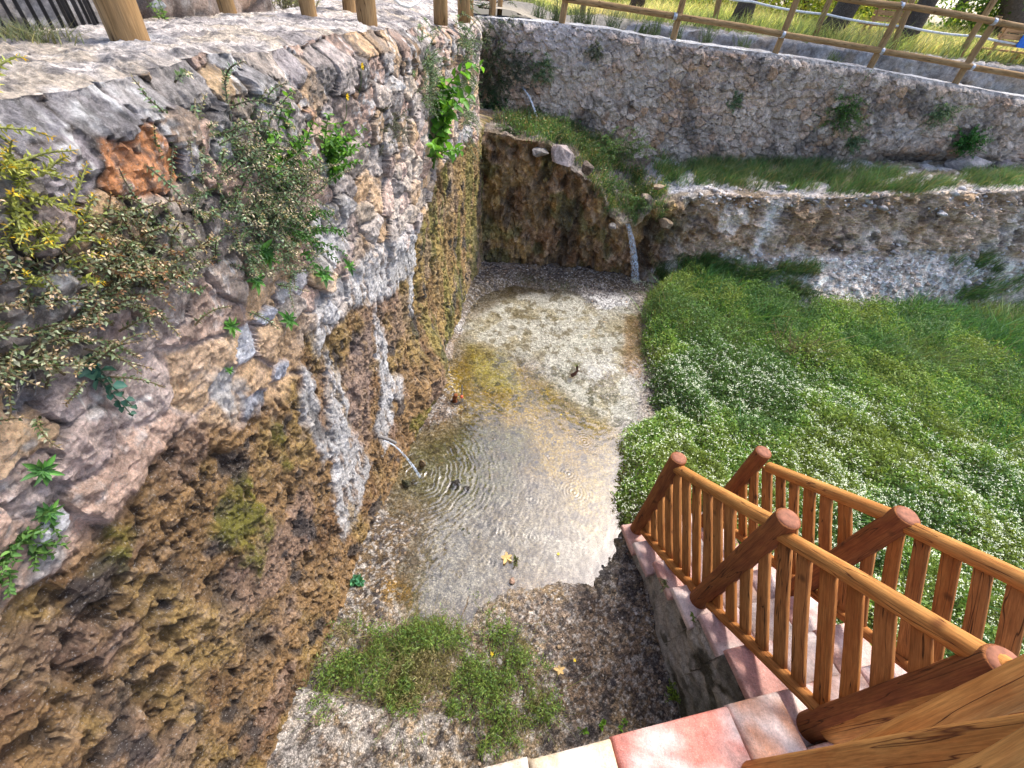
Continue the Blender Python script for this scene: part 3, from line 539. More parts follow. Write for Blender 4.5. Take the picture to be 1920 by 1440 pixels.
# =================================================================== STAIRS AND LANDING
HH = np.array([-.33511349, .94217777, 0]); EE = np.array([.94217777, .33511349, 0]); EN = 1.4012
def W(al, de, z): return HH * al + EE * (EN + de) + np.array([0, 0, z])
def slab_mesh(acc, al0, al1, de0, de1, z0, z1, bev=.006, col=(.5, .3, .25), na=6, nb=10, seed=0, rough=.002):
    # tile: rounded-edge slab with an uneven top
    a = np.concatenate([[al0, al0], np.linspace(al0 + bev, al1 - bev, na), [al1, al1]]); b = np.concatenate([[de0, de0], np.linspace(de0 + bev, de1 - bev, nb), [de1, de1]])
    A, B = np.meshgrid(a, b, indexing='ij'); Z = np.full(A.shape, z1) + rough * 2 * fbm(A * 30 + seed, B * 30, 300 + seed, 3)
    Z[1, :] -= bev; Z[-2, :] -= bev; Z[:, 1] -= bev; Z[:, -2] -= bev
    Z[0, :] = z0; Z[-1, :] = z0; Z[:, 0] = z0; Z[:, -1] = z0
    jag = .004 * fbm(A * 40, B * 40, 310 + seed, 3)
    P = A[..., None] * HH + (EN + B + jag)[..., None] * EE; P[..., 2] = Z
    k = np.broadcast_to(np.array(col, float), (*A.shape, 3)); k = mix(k, c3(.72, .64, .59), .7 * ss(-.08, .14, fbm(A * 9 + seed, B * 9, 320 + seed, 4)) ); k = mix(k, np.array(col) * .75, .6 * ss(.05, .16, fbm(A * 14, B * 14 + seed, 321, 4)))
    acc.add(P.reshape(-1, 3), grid(*A.shape)[:, ::-1], None, k.reshape(-1, 3))
TC = [(.56, .32, .26), (.60, .40, .31), (.55, .36, .32), (.60, .48, .40), (.54, .28, .23), (.58, .42, .36)]
stair = empty('tiled_stairs', tuple(W(.6, .25, 0))); put(stair, 'short flight of terracotta tiled steps between two log railings', 'stairs')
for i in range(7):
    al = 1.235 - .19 * i; z = .150 + .122 * i; ac = Acc()
    b0 = -.10 - .02 * (i % 2)
    for j, (d0, d1) in enumerate([(b0, .13), (.136, .37), (.376, .62)]):
        slab_mesh(ac, al - .215, al + .004 * ((i + j) % 3), d0, d1, z - .04, z, .007, TC[(i * 2 + j) % 6], 6, 8, i * 3 + j)
    under(ac.build('tread', M_tile), stair)
def prof(a):                                                # underside of the tiles
    i = np.clip(np.floor((1.235 - a) / .19 + 1e-6), 0, 6); return .150 + .122 * i - .04
sa = np.linspace(1.232, -.30, 190); sh = np.linspace(0, 1, 70); SA, SH = np.meshgrid(sa, sh, indexing='ij')
zt = np.minimum(prof(SA), .95); SZ = -.06 + (zt + .06) * SH
SDd = -.055 - .11 * ss(1.1, .0, SA) * (1 - .55 * SH) + .0 * SA + .05 * fbm(SA * 5, SZ * 7, 330, 4) + .022 * fbm(SA * 22, SZ * 30, 331, 4)
SP = SA[..., None] * HH + (EN + SDd)[..., None] * EE; SP[..., 2] = SZ
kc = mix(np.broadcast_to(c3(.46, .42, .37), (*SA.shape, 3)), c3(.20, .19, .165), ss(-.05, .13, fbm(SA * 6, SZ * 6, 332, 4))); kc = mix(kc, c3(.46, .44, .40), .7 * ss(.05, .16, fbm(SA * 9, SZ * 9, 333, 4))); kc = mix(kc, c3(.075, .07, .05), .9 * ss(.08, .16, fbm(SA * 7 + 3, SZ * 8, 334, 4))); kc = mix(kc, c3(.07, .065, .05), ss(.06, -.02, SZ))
kc = mix(kc, c3(.09, .09, .045), ss(.28, .05, SA) * ss(.6, .2, SZ) * .8)
ac = Acc(); ac.add(SP.reshape(-1, 3), grid(*SA.shape), None, kc.reshape(-1, 3))
R_ = SP.copy(); R_ = SA[..., None] * HH + (EN + .60 + 0 * SA)[..., None] * EE; R_[..., 2] = SZ
ac.add(R_.reshape(-1, 3), grid(*SA.shape)[:, ::-1], None, kc.reshape(-1, 3))
L0 = SP[:, -1]; L1 = R_[:, -1]; ac.add(np.stack([L0, L1], 1).reshape(-1, 3), grid(len(sa), 2), None, np.repeat(kc[:, -1], 2, 0))
ac.add(np.stack([SP[0], R_[0]], 1).reshape(-1, 3), grid(len(sh), 2)[:, ::-1], None, np.repeat(kc[0], 2, 0))
under(ac.build('stair_base', M_conc), stair)
land = empty('tiled_landing', tuple(W(-.4, -.4, 0))); put(land, 'terracotta tiled landing slab at the head of the steps beside the basin', 'landing')
ac = Acc(); k = 0
cuts = [-2.62, -2.34, -2.05, -1.76, -1.46, -1.16, -.85, -.36, -.128, .12, .39, .66]
tcs = [(.55, .3, .2), (.5, .25, .2), (.58, .42, .32), (.55, .3, .22), (.60, .48, .36), (.62, .50, .34), (.56, .20, .15), (.60, .30, .18), (.58, .36, .28), (.55, .3, .22), (.58, .34, .26)]
for row in range(3):
    for j in range(len(cuts) - 1):
        a1 = (.085 if cuts[j + 1] < -.12 else -.08) - row * .30; a0 = (.085 if cuts[j + 1] < -.12 else -.08) - (row + 1) * .30 + .006
        slab_mesh(ac, a0, a1 + .006 * math.sin(j * 2.1), cuts[j] + .003, cuts[j + 1] - .003, .955, 1.0, .009, tcs[(j + row * 3) % len(tcs)], 8, 8, 40 + k); k += 1
under(ac.build('floor_tiles', M_tile), land)
def block(acc, al0, al1, de0, de1, z0, z1, col, res=.03):
    for (A0, B0, A1, B1) in [(al1, de1, al1, de0), (al0, de0, al0, de1), (al1, de0, al0, de0), (al0, de1, al1, de1)]:
        n = max(2, int(math.hypot(A1 - A0, B1 - B0) / res)); m = max(2, int((z1 - z0) / res)); t_, s_ = np.meshgrid(np.linspace(0, 1, n), np.linspace(0, 1, m), indexing='ij')
        a = A0 + (A1 - A0) * t_; b = B0 + (B1 - B0) * t_; P = a[..., None] * HH + (EN + b)[..., None] * EE; P[..., 2] = z0 + (z1 - z0) * s_
        nn_ = np.cross(P[-1, 0] - P[0, 0], [0, 0, 1]); nn_ /= np.linalg.norm(nn_); P = P + nn_ * (.02 * fbm(a * 9 + b * 9, P[..., 2] * 9, 340, 4) * np.minimum(1, np.minimum(t_, 1 - t_) * 12))[..., None]
        acc.add(P.reshape(-1, 3), grid(n, m), None, np.broadcast_to(np.array(col), (n * m, 3)) * (1 + .7 * fbm(a * 7 + b * 7, P[..., 2] * 7, 341, 4).reshape(-1, 1)))
ac = Acc(); block(ac, -1.4, .055, -2.70, -.13, -.1, .953, (.30, .27, .23)); block(ac, -1.4, -.085, -.128, .64, -.1, .953, (.30, .27, .23))
under(ac.build('landing_base', M_conc), land)

# =================================================================== LOGS AND RAILINGS
LOGN = [0]
def tube(pts, radii, sides=14, wob=.04, half=None, cap=True, seed=None):
    pts = np.array(pts, float); radii = np.array(radii, float); n = len(pts); LOGN[0] += 1; sd_ = LOGN[0] if seed is None else seed
    t = np.gradient(pts, axis=0); t /= np.linalg.norm(t, axis=1, keepdims=True)
    ref = np.array([0, 0, 1.]) if abs(t[0, 2]) < .9 else np.array([1., 0, 0])
    if half is not None: ref = np.array(half, float)
    u = ref - t * (t @ ref)[:, None]; u /= np.linalg.norm(u, axis=1, keepdims=True); v = np.cross(t, u)
    th = np.linspace(0, 2 * math.pi, sides, endpoint=False); ln = np.concatenate([[0], np.cumsum(np.linalg.norm(np.diff(pts, axis=0), axis=1))])
    TH, LL = np.meshgrid(th, ln); RR = radii[:, None] * (1 + wob * 2 * fbm(np.cos(TH) * 1.2 + sd_ * 3.1, np.sin(TH) * 1.2 + LL * 5, 400 + sd_, 3))
    cu, cv_ = np.cos(TH), np.sin(TH)
    if half is not None: cu = np.where(cu < -.15, -.15 + .06 * (cu + .15), cu)
    P = pts[:, None] + RR[..., None] * (cu[..., None] * u[:, None] + cv_[..., None] * v[:, None])
    G = np.stack([cu * RR + sd_ * .37, cv_ * RR + sd_ * .71, LL + sd_ * 1.3], -1)
    i = np.arange(n * sides).reshape(n, sides); j = np.roll(i, -1, 1); Q = np.stack([i[:-1], j[:-1], j[1:], i[1:]], -1).reshape(-1, 4)
    V = P.reshape(-1, 3); G = G.reshape(-1, 3); T = []
    if cap:
        for e, s in ((0, 1), (n - 1, -1)):
            V = np.vstack([V, pts[e]]); G = np.vstack([G, [sd_ * .37, sd_ * .71, ln[e] + sd_ * 1.3]]); c = len(V) - 1; rr = i[e]
            q = np.stack([np.roll(rr, -1), rr, np.full(sides, c)], 1) if s > 0 else np.stack([rr, np.roll(rr, -1), np.full(sides, c)], 1); T.append(q)
    return V, Q, (np.vstack(T) if T else None), G
def log(name, p0, p1, r0, r1, mat, parent, sides=16, segs=14, half=None, wob=.05, bend=.006, round_end=True):
    p0 = np.array(p0, float); p1 = np.array(p1, float); L = np.linalg.norm(p1 - p0); s = np.linspace(0, 1, segs)
    if round_end: s = np.concatenate([[0, .003 / L * 1], s[1:-1], [1 - .007 / L, 1 - .002 / L, 1]])
    pts = p0 + (p1 - p0) * s[:, None]; bd = np.random.default_rng(LOGN[0]).normal(0, bend, 3); pts += np.sin(s * math.pi)[:, None] * bd
    rr = r0 + (r1 - r0) * s
    if round_end: rr[-1] *= .93; rr[-2] *= .985; rr[0] *= .9
    V, Q, T, G = tube(pts, rr, sides, wob, half)
    o = raw(name, V, Q, T, mat, None, None, True, G); 
    if parent is not None: under(o, parent)
    return o
def disc(name, c, nrm, r, mat, parent, sides=18):
    nrm = np.array(nrm, float); nrm /= np.linalg.norm(nrm); u = np.cross(nrm, [.3, .5, .8]); u /= np.linalg.norm(u); v = np.cross(nrm, u); V = []; rad = [0, .5, .93, 1.0]; hgt = [.004, .0045, .003, -.004]
    for rr, hh_ in zip(rad[1:], hgt[1:]):
        for k_ in range(sides): th = 2 * math.pi * k_ / sides; V.append(np.array(c) + nrm * hh_ + r * rr * (1 + .03 * math.sin(3 * th)) * (math.cos(th) * u + math.sin(th) * v))
    V.append(np.array(c) + nrm * hgt[0]); i = np.arange(3 * sides).reshape(3, sides); j = np.roll(i, -1, 1); Q = np.concatenate([np.stack([i[k_], i[k_ + 1], j[k_ + 1], j[k_]], 1) for k_ in range(2)]); T = np.stack([np.full(sides, 3 * sides), i[0], j[0]], 1)
    o = raw(name, V, Q, T, mat); o.parent = parent; o.matrix_parent_inverse = parent.matrix_parent_inverse if False else Matrix.Identity(4); return o
def end_cap(newel, p0, p1, r):
    p0 = np.array(p0); p1 = np.array(p1); d_ = (p1 - p0) / np.linalg.norm(p1 - p0); o = disc('end_grain', p1 + d_ * .001, d_, r * .90, M_end, newel); return o
SL = math.radians(34.9); PN = np.array([math.sin(SL), math.cos(SL)])          # across the slope: (along, z)
def railing(lab, de, nw, hr, br, nb, cam_side):
    rt = empty('log_railing', tuple(W(nw[0][0], de, nw[0][1]))); put(rt, lab, 'railing', 'log railings of the stairs')
    for (al, z0, z1, lean, rr) in nw:
        p0, p1 = W(al, de, z0), W(al + lean, de, z1); nwl = log('newel', p0, p1, rr * 1.04, rr, M_woodr, rt, 20, 18); end_cap(nwl, p0, p1, rr)
    for (a0, z0, a1, z1) in hr: log('handrail', W(a0, de, z0), W(a1, de, z1), .032, .035, M_woodl, rt, 16, 16)
    for k, (a0, z0, a1, z1) in enumerate(br):
        log('bottom_rail', W(a0, de, z0), W(a1, de, z1), .027, .029, M_wood, rt, 14, 12)
        (h0a, h0z, h1a, h1z) = hr[k]
        hdir = np.array([h1a - h0a, h1z - h0z]); hdir /= np.linalg.norm(hdir); nrm = np.array([hdir[1], -hdir[0]]); nrm = nrm * np.sign(nrm[1])
        dn_, up_ = nw[k][0], nw[k + 1][0]; ext = .42 * (a0 - a1); step = (a0 - a1) / nb
        for i in range(int(nb * 1.5)):
            ba = a0 - step * (i + .5); bz_ = z0 + (z1 - z0) * (a0 - ba) / (a0 - a1); s = np.dot(np.array([h0a - ba, h0z - bz_]), nrm); q = np.array([ba, bz_]) + nrm * s
            lo, hi = 0.0, 1.0; da = q[0] - ba
            if q[0] > dn_ - .01: hi = (dn_ - .01 - ba) / da
            if ba < up_ + .02: lo = (up_ + .02 - ba) / da
            if hi - lo < .12: continue
            b0 = np.array([ba, bz_]); c0, c1 = b0 + (q - b0) * lo, b0 + (q - b0) * hi; jit = random.uniform(-.005, .005)
            log('baluster', W(c0[0] + jit, de, c0[1] + .012), W(c1[0] + jit, de, c1[1] - .012), random.uniform(.028, .033), random.uniform(.027, .032), M_woodb if random.random() < .6 else M_wood, rt, 16, 8, half=EE, wob=.03, bend=.003, round_end=False)
    return rt
railing('log railing with slatted balusters along the basin side of the steps', 0.0, [(1.185, .02, 1.015, .012, .047), (.574, .40, 1.455, .004, .050), (-.04, .74, 1.79, .03, .052)],
        [(1.175, .945, .60, 1.368), (.565, 1.355, -.02, 1.775)], [(1.13, .235, .60, .552), (.525, .60, -.03, 1.02)], 7, True)
DF = .53
def fpl(p): v = onp(p, W(0, DF, 0), EE); return v @ HH, v[2]
f1, f2 = fpl((1432, 847)), fpl((1702, 967)); fr = [fpl(p) for p in [(1450, 880), (1690, 985), (1715, 995), (1915, 1092)]]; fb = [fpl(p) for p in [(1460, 1062), (1717, 1258)]]
sl_ = (fb[1][1] - fb[0][1]) / (fb[1][0] - fb[0][0])
fz3 = f2[0] - (f1[0] - f2[0]); 
railing('log railing with slatted balusters along the green bed side of the steps', DF, [(f1[0], f1[1] - 1.0, f1[1], 0, .047), (f2[0], f2[1] - 1.03, f2[1], 0, .050), (fz3, f2[1] - .66, f2[1] + .42, 0, .052)],
        [(fr[0][0] + .03, fr[0][1] - .02, f2[0] + .02, fr[1][1] - .0), (fr[2][0] + .02, fr[2][1] - .01, fr[3][0] - .10, fr[3][1] + .07)],
        [(f1[0] - .05, fb[0][1] + sl_ * (f1[0] - .05 - fb[0][0]), f2[0] + .03, fb[0][1] + sl_ * (f2[0] + .03 - fb[0][0])), (f2[0] - .05, fb[0][1] + sl_ * (f2[0] - .05 - fb[0][0]), fz3 + .03, fb[0][1] + sl_ * (fz3 + .03 - fb[0][0]))], 7, False)
lr = empty('landing_railing', tuple(W(-.15, .2, 1.0))); put(lr, 'thick honey coloured logs closing the landing, nearest the viewer', 'railing')
dpt = lambda q: (CAMR @ (q - EYE))[2]
q0, q1 = at_depth((1525, 1470), 1.22), at_depth((2060, 1205), .92)
log('lower_log', q0, q1, 27 * 1.22 / FPX, 30 * .92 / FPX, M_woodl, lr, 20, 20)
q2, q3 = at_depth((1630, 1565), .78), at_depth((2110, 1325), .62)
log('upper_log', q2, q3, 46 * .78 / FPX, 50 * .62 / FPX, M_woodl, lr, 22, 20)
ps = at_depth((2020, 1230), .94); log('support_post', [ps[0] + .03, ps[1] - .02, 1.0], [ps[0] + .03, ps[1] - .02, ps[2] + .1], .05, .048, M_woodl, lr)
ps = at_depth((2090, 1370), .63); log('support_post', [ps[0] + .05, ps[1], 1.0], [ps[0] + .05, ps[1], ps[2] + .06], .05, .048, M_woodl, lr)
for p in [(1830, 1268), (1503, 1402)]:
    q = onp(p, W(-.095, 0, 0), HH); o = log('rail_end', q + HH * .03, q - HH * .03, .034, .034, M_endl, lr, 14, 4)
# =================================================================== FOLIAGE BUILDERS
def proj(P):
    q = (np.asarray(P) - EYE) @ CAMR.T; return 960 + FPX * q[..., 0] / q[..., 2], 720 + FPX * q[..., 1] / q[..., 2], q[..., 2]
def unit(v): return v / (np.linalg.norm(v, axis=-1, keepdims=True) + 1e-9)
def diamonds(acc, P, D, L, Wd, cols, fold=.25, g=rng):
    """one folded diamond leaf per row: base at P, along D"""
    n = len(P); D = unit(D); S_ = unit(np.cross(D, g.normal(0, 1, (n, 3)) + np.array([0, 0, 1.2]))); U = np.cross(S_, D)
    L = np.broadcast_to(L, n)[:, None]; Wd = np.broadcast_to(Wd, n)[:, None]
    m = P + D * L * .45; V = np.stack([P, m + S_ * Wd * .5 + U * Wd * fold, P + D * L - U * L * .08, m - S_ * Wd * .5 + U * Wd * fold], 1)
    acc.add(V.reshape(-1, 3), np.arange(4 * n).reshape(n, 4), None, np.repeat(np.broadcast_to(cols, (n, 3)), 4, 0))
def leaf6(acc, P, D, L, Wd, cols, fold=.2, curl=.15, g=rng, up=None):
    n = len(P); D = unit(D); u0 = (g.normal(0, .35, (n, 3)) + np.array([0, 0, 1.0])) if up is None else up + g.normal(0, .25, (n, 3))
    S_ = unit(np.cross(D, u0)); U = np.cross(S_, D); L = np.broadcast_to(L, n)[:, None]; Wd = np.broadcast_to(Wd, n)[:, None]
    V = np.stack([P, P + D * L * .33 - S_ * Wd * .46 + U * Wd * fold, P + D * L * .72 - S_ * Wd * .36 + U * (Wd * fold - L * curl * .4), P + D * L - U * L * curl, P + D * L * .72 + S_ * Wd * .36 + U * (Wd * fold - L * curl * .4), P + D * L * .33 + S_ * Wd * .46 + U * Wd * fold], 1)
    i = np.arange(6 * n).reshape(n, 6); Q = np.concatenate([i[:, [0, 3, 2, 1]], i[:, [0, 5, 4, 3]]])
    acc.add(V.reshape(-1, 3), Q, None, np.repeat(np.broadcast_to(cols, (n, 3)), 6, 0))
def blades(acc, P, H, lean, wd, cols, g=rng):
    n = len(P); H = np.broadcast_to(H, n)[:, None]; wd = np.broadcast_to(wd, n)[:, None]; az = g.uniform(0, 2 * math.pi, n); S_ = np.stack([np.cos(az), np.sin(az), 0 * az], 1)
    up = np.array([0, 0, 1.]); m = P + up * H * .55 + lean * H * .25; t = P + up * H * .92 + lean * H * .85
    V = np.stack([P - S_ * wd, P + S_ * wd, m + S_ * wd * .75, m - S_ * wd * .75, t], 1); i = np.arange(5 * n).reshape(n, 5)
    acc.add(V.reshape(-1, 3), i[:, [0, 1, 2, 3]], i[:, [3, 2, 4]], np.repeat(np.broadcast_to(cols, (n, 3)), 5, 0))
def pick(pal, n, g=rng, j=.25): return np.array(pal, float)[g.integers(0, len(pal), n)] * g.uniform(1 - j, 1 + j, (n, 1))
def thin(acc, pts, r0, r1, col, sides=5):
    V, Q, T, G = tube(pts, np.linspace(r0, r1, len(pts)), sides, 0, None, False); acc.add(V, Q, None, np.broadcast_to(np.array(col), (len(V), 3)))
def plant(name, label, cat, base, nrm, ns, length, leaf, pal, stem=(.16, .13, .08), out=.6, up=.7, spread=.7, grav=.5, per=14, span=(.05, .05), fold=.2, seed=0, tips=None, sr=.003, group=None, big=False, ang=1.0):
    g = np.random.default_rng(900 + seed); base = np.array(base, float); nrm = np.array(nrm, float); rt = empty(name, tuple(base)); put(rt, label, cat, group)
    tang = np.cross([0, 0, 1], nrm); tang = tang / (np.linalg.norm(tang) + 1e-9) if np.linalg.norm(tang) > .1 else np.array([1., 0, 0]); sa = Acc(); la = Acc(); Ps, Ds, Ls, Ks, Us = [], [], [], [], []
    t2 = np.cross(nrm, tang)
    for s in range(ns):
        p = base + tang * g.normal(0, span[0]) + t2 * g.normal(0, span[1]); d_ = nrm * out + np.array([0, 0, up]) + tang * g.normal(0, spread) + t2 * g.normal(0, spread * .6); d_ /= np.linalg.norm(d_); L = length * g.uniform(.55, 1.15)
        pts = [p - nrm * .01]; dd = d_.copy()
        for k in range(7):
            dd = dd + np.array([0, 0, -grav / 7]) + g.normal(0, .10, 3); dd /= np.linalg.norm(dd); pts.append(pts[-1] + dd * L / 7)
        pts = np.array(pts); thin(sa, pts, sr, sr * .4, stem)
        tt_ = np.linspace(.12, 1, per); idx = tt_ * 7; i0 = np.minimum(idx.astype(int), 6); q = pts[i0] + (pts[i0 + 1] - pts[i0]) * (idx - i0)[:, None]; dr = unit(pts[i0 + 1] - pts[i0])
        for sgn in (1, -1):
            a_ = np.arange(per) * 1.57 + g.uniform(0, 1); pr = unit(np.cross(dr, np.array([.3, .2, 1.]))); p2 = np.cross(dr, pr); side = (np.cos(a_)[:, None] * pr + np.sin(a_)[:, None] * p2) * sgn
            Ps.append(q); Ds.append(dr * .6 + side * ang + g.normal(0, .2, (per, 3))); Ls.append((1.1 - .55 * tt_) * g.uniform(.7, 1.2, per)); c = pick(pal, per, g)
            if tips is not None: c = mix(c, np.array(tips), ss(.72, .9, tt_) * (g.random(per) < .75))
            Ks.append(c); Us.append(dr)
    P = np.concatenate(Ps); D = np.concatenate(Ds); L = np.concatenate(Ls); K = np.concatenate(Ks)
    if big: leaf6(la, P, D, L * leaf[0], L * leaf[1], K, fold, .25, g)
    else: diamonds(la, P, D, L * leaf[0], L * leaf[1], K, fold, g)
    under(sa.build('stems', M_bark), rt); under(la.build('leaves', M_leaf), rt); return rt
def rosette(label, base, nrm, r, n, pal, seed, wid=.42, cat='plant', group=None):
    g = np.random.default_rng(1300 + seed); base = np.array(base); nrm = unit(np.array(nrm, float)); u = unit(np.cross(nrm, [.2, .9, .3])); v = np.cross(nrm, u); ac = Acc()
    a_ = np.arange(n) * 2.4; k = np.linspace(1, .35, n); D = np.cos(a_)[:, None] * u + np.sin(a_)[:, None] * v + nrm * (.35 + 1.0 * (1 - k))[:, None]
    leaf6(ac, np.repeat(base[None], n, 0), D, r * k * g.uniform(.85, 1.15, n), r * wid * k, pick(pal, n, g, .2), .12, .3, g, nrm)
    o = ac.build('rosette_plant', M_leaf); put(o, label, cat, group); return o
def boulder(name, label, c, size, col, seed, cat='stone', rot=0, mat=None, group=None):
    import bmesh
    bm = bmesh.new(); bmesh.ops.create_icosphere(bm, subdivisions=5, radius=1); V = np.array([v.co[:] for v in bm.verts]); T = np.array([[v.index for v in f_.verts] for f_ in bm.faces]); bm.free()
    g = np.random.default_rng(seed)
    for _ in range(15):
        n_ = unit(g.normal(0, 1, 3)); dd = V @ n_; lim = g.uniform(.48, .80); V = V - np.maximum(dd - lim, 0)[:, None] * n_ * .97
    V = V * (1 + .16 * fbm(V[:, 0] * 2 + V[:, 2] * 1.3 + seed, V[:, 1] * 2 - V[:, 2], 500 + seed, 4) + .06 * fbm(V[:, 0] * 9 + V[:, 2] * 7, V[:, 1] * 9 - V[:, 2] * 5, 501, 3))[:, None]
    k = np.array(col) * (1 + 1.0 * fbm(V[:, 0] * 3 + V[:, 2] * 2, V[:, 1] * 3 - V[:, 2] * 2, 502 + seed, 4))[:, None]
    cr, sr_ = math.cos(rot), math.sin(rot); V = V * np.array(size); V = np.stack([V[:, 0] * cr - V[:, 1] * sr_, V[:, 0] * sr_ + V[:, 1] * cr, V[:, 2]], 1) + np.array(c)
    return put(raw(name, V, None, T, mat or M_rock, None, k), label, cat, group)

# =================================================================== GREEN BED
FLW = [(1100, 1000), (1140, 860), (1175, 780), (1205, 730), (1205, 640), (1330, 650), (1480, 690), (1640, 740), (1780, 800), (1960, 850), (2300, 1000), (2300, 1700), (1300, 1700)]
def bed_pts(n, x0, x1, y0, y1, g):
    x = g.uniform(x0, x1, n); y = g.uniform(y0, y1, n); Q = np.stack([x, y, 0 * x], 1); al = Q @ HH; de = Q @ EE - EN
    k = (x > edge_x(y) - .07 + .20 * fbm(y * 7, x * 3, 260, 4, .6)) & ~((de > -.16) & (de < .60) & (al < 1.27) & (al > -2)) & ~((al < .1) & (de < .66)) & (y < np.interp(x, [1.2, 2, 2.7, 3.2, 5.2, 7.3, 12], [5.6, 5.6, 5.4, 5.0, 5.6, 6.2, 6.8]) + .25 * fbm(x * 3, y * 0, 261, 3))
    return x[k], y[k]
def cover_h(x, y): return .08 + .26 * (fbm(x * 2.6, y * 2.6, 262, 4) + .5) + .16 * fbm(x * 10, y * 10, 269, 3, .6)
g = np.random.default_rng(21)
x, y = bed_pts(560000, .75, 5.2, -.9, 5.4, g); Pz0 = np.stack([x, y, bed_h(x, y) + cover_h(x, y)], 1)
u_, v_, dp = proj(Pz0); fl_m = pmask(FLW, u_ + 60 * fbm(x * 3, y * 3, 263, 3), v_ + 60 * fbm(x * 3, y * 3, 264, 3), 50); k = (g.random(len(x)) < .45 + .55 * fl_m) & (u_ < 2150) & (v_ < 1650)
x, y = x[k], y[k]; n = len(x); hgt = cover_h(x, y) * np.sqrt(g.uniform(.08, 1.0, n)); ac = Acc()
D = g.normal(0, 1, (n, 3)) * np.array([1, 1, .45]) + np.array([0, 0, .55]); tone = fbm(x * 1.7, y * 1.7, 265, 4)
kc = mix(pick([(.18, .33, .06), (.24, .38, .07), (.13, .26, .055), (.31, .40, .10)], n, g), c3(.21, .28, .06), ss(.0, .15, tone)); kc = mix(kc, c3(.07, .15, .05), ss(0, -.15, tone) * .7)
diamonds(ac, np.stack([x, y, bed_h(x, y) + hgt], 1), D, g.uniform(.018, .040, n), g.uniform(.007, .014, n), kc, .2, g)
put(ac.build('ground_cover', M_leaf), 'dense mat of small leaved green ground cover filling the bed', 'ground cover', None, 'stuff')
x, y = bed_pts(30000, .75, 4.8, -.9, 4.4, g); z = bed_h(x, y) + cover_h(x, y) + .012; u_, v_, dp = proj(np.stack([x, y, z], 1))
fl_m = pmask(FLW, u_ + 80 * fbm(x * 3, y * 3, 263, 3), v_ + 80 * fbm(x * 3, y * 3, 264, 3), 60); k = (g.random(len(x)) < fl_m * ss(-.34, .06, fbm(x * 2.2, y * 2.2, 266, 4))) & (u_ < 2100) & (v_ < 1600)
x, y, z = x[k], y[k], z[k]; m = 4; x = np.repeat(x, m) + g.normal(0, .006, len(x) * m); y = np.repeat(y, m) + g.normal(0, .006, len(y) * m); z = np.repeat(z, m) + g.normal(0, .005, len(z) * m); n = len(x); ac = Acc()
diamonds(ac, np.stack([x, y, z], 1), g.normal(0, 1, (n, 3)) * np.array([1, 1, .3]), g.uniform(.0065, .0115, n), g.uniform(.005, .0095, n), c3(1, 1, 1), .1, g)
put(ac.build('small_flowers', M_white), 'scatter of tiny white flowers over the green bed', 'flowers', None, 'stuff')
x, y = bed_pts(90000, 1.0, 9, 1.2, 7.0, g); P0 = np.stack([x, y, bed_h(x, y) + .15], 1); u_, v_, dp = proj(P0); gm = 1 - pmask(FLW, u_ + 60 * fbm(x * 3, y * 3, 263, 3), v_ + 60 * fbm(x * 3, y * 3, 264, 3), 60)
k = (g.random(len(x)) < .05 + gm) & (u_ < 2050); x, y = x[k], y[k]; n = len(x); tone = fbm(x * 1.5, y * 1.5, 267, 4)
kc = mix(pick([(.09, .22, .055), (.13, .27, .065), (.07, .18, .06)], n, g), c3(.26, .29, .10), ss(.05, .2, tone) * .6); kc = mix(kc, c3(.30, .24, .10), (g.random(n) < .04))
ac = Acc(); blades(ac, np.stack([x, y, bed_h(x, y) - .01], 1), g.uniform(.12, .30, n) * (1 + 1.2 * fbm(x * 3, y * 3, 268, 3)), np.stack([.3 + .7 * g.normal(0, 1, n), .1 + .7 * g.normal(0, 1, n), .2 * g.normal(0, 1, n)], 1), g.uniform(.0025, .006, n), kc, g)
put(ac.build('tall_grass', M_grass), 'windblown green grass at the foot of the scree', 'grass', None, 'stuff')
def bank_grass(name, label, polys, nmax, hr, pal, dry=.05, lean=(.3, -.1), wd=(.002, .004), tmin=0, tmax=3.1, leafmix=0, seed=0):
    g = np.random.default_rng(700 + seed); Vp = bankP.reshape(-1, 3); tv = Tt.ravel(); u_, v_, dp = proj(Vp); du = 18 * fbm(Vp[:, 0] * 8, Vp[:, 1] * 8 + Vp[:, 2] * 5, 270, 3); m = np.zeros(len(Vp))
    for q in polys: m = np.maximum(m, pmask(q, u_ + du, v_ + du * .6, 10))
    m = m * (tv > tmin) * (tv < tmax) * ss(-.22, .12, fbm(Vp[:, 0] * 7, Vp[:, 1] * 7 + Vp[:, 2] * 5, 273, 4, .6)) ** 1.5; idx = g.choice(len(Vp), nmax, p=m / m.sum()); n = len(idx); P = Vp[idx] + g.normal(0, .012, (n, 3)) * np.array([1, 1, 0]); ac = Acc()
    kc = pick(pal, n, g, .35); kc = mix(kc, c3(.36, .29, .13), g.random(n) < dry); tn = fbm(P[:, 0] * 4, P[:, 1] * 4, 271, 3); kc = kc * (1 + 1.2 * tn)[:, None]
    nl = int(n * leafmix)
    blades(ac, P[nl:] - [0, 0, .01], g.uniform(*hr, n - nl), np.stack([lean[0] + .55 * g.normal(0, 1, n - nl), lean[1] + .55 * g.normal(0, 1, n - nl), -.1 + 0 * P[nl:, 0]], 1), g.uniform(*wd, n - nl), kc[nl:], g)
    if nl: diamonds(ac, P[:nl] + g.uniform(0, .12, (nl, 1)) * [0, -.3, 1], g.normal(0, 1, (nl, 3)) + [0, -.3, .5], g.uniform(.02, .04, nl), g.uniform(.010, .018, nl), kc[:nl], .2, g)
    put(ac.build(name, M_grass), label, 'grass', None, 'stuff')
GP = [(.08, .19, .05), (.11, .22, .06), (.07, .15, .06), (.16, .22, .09)]
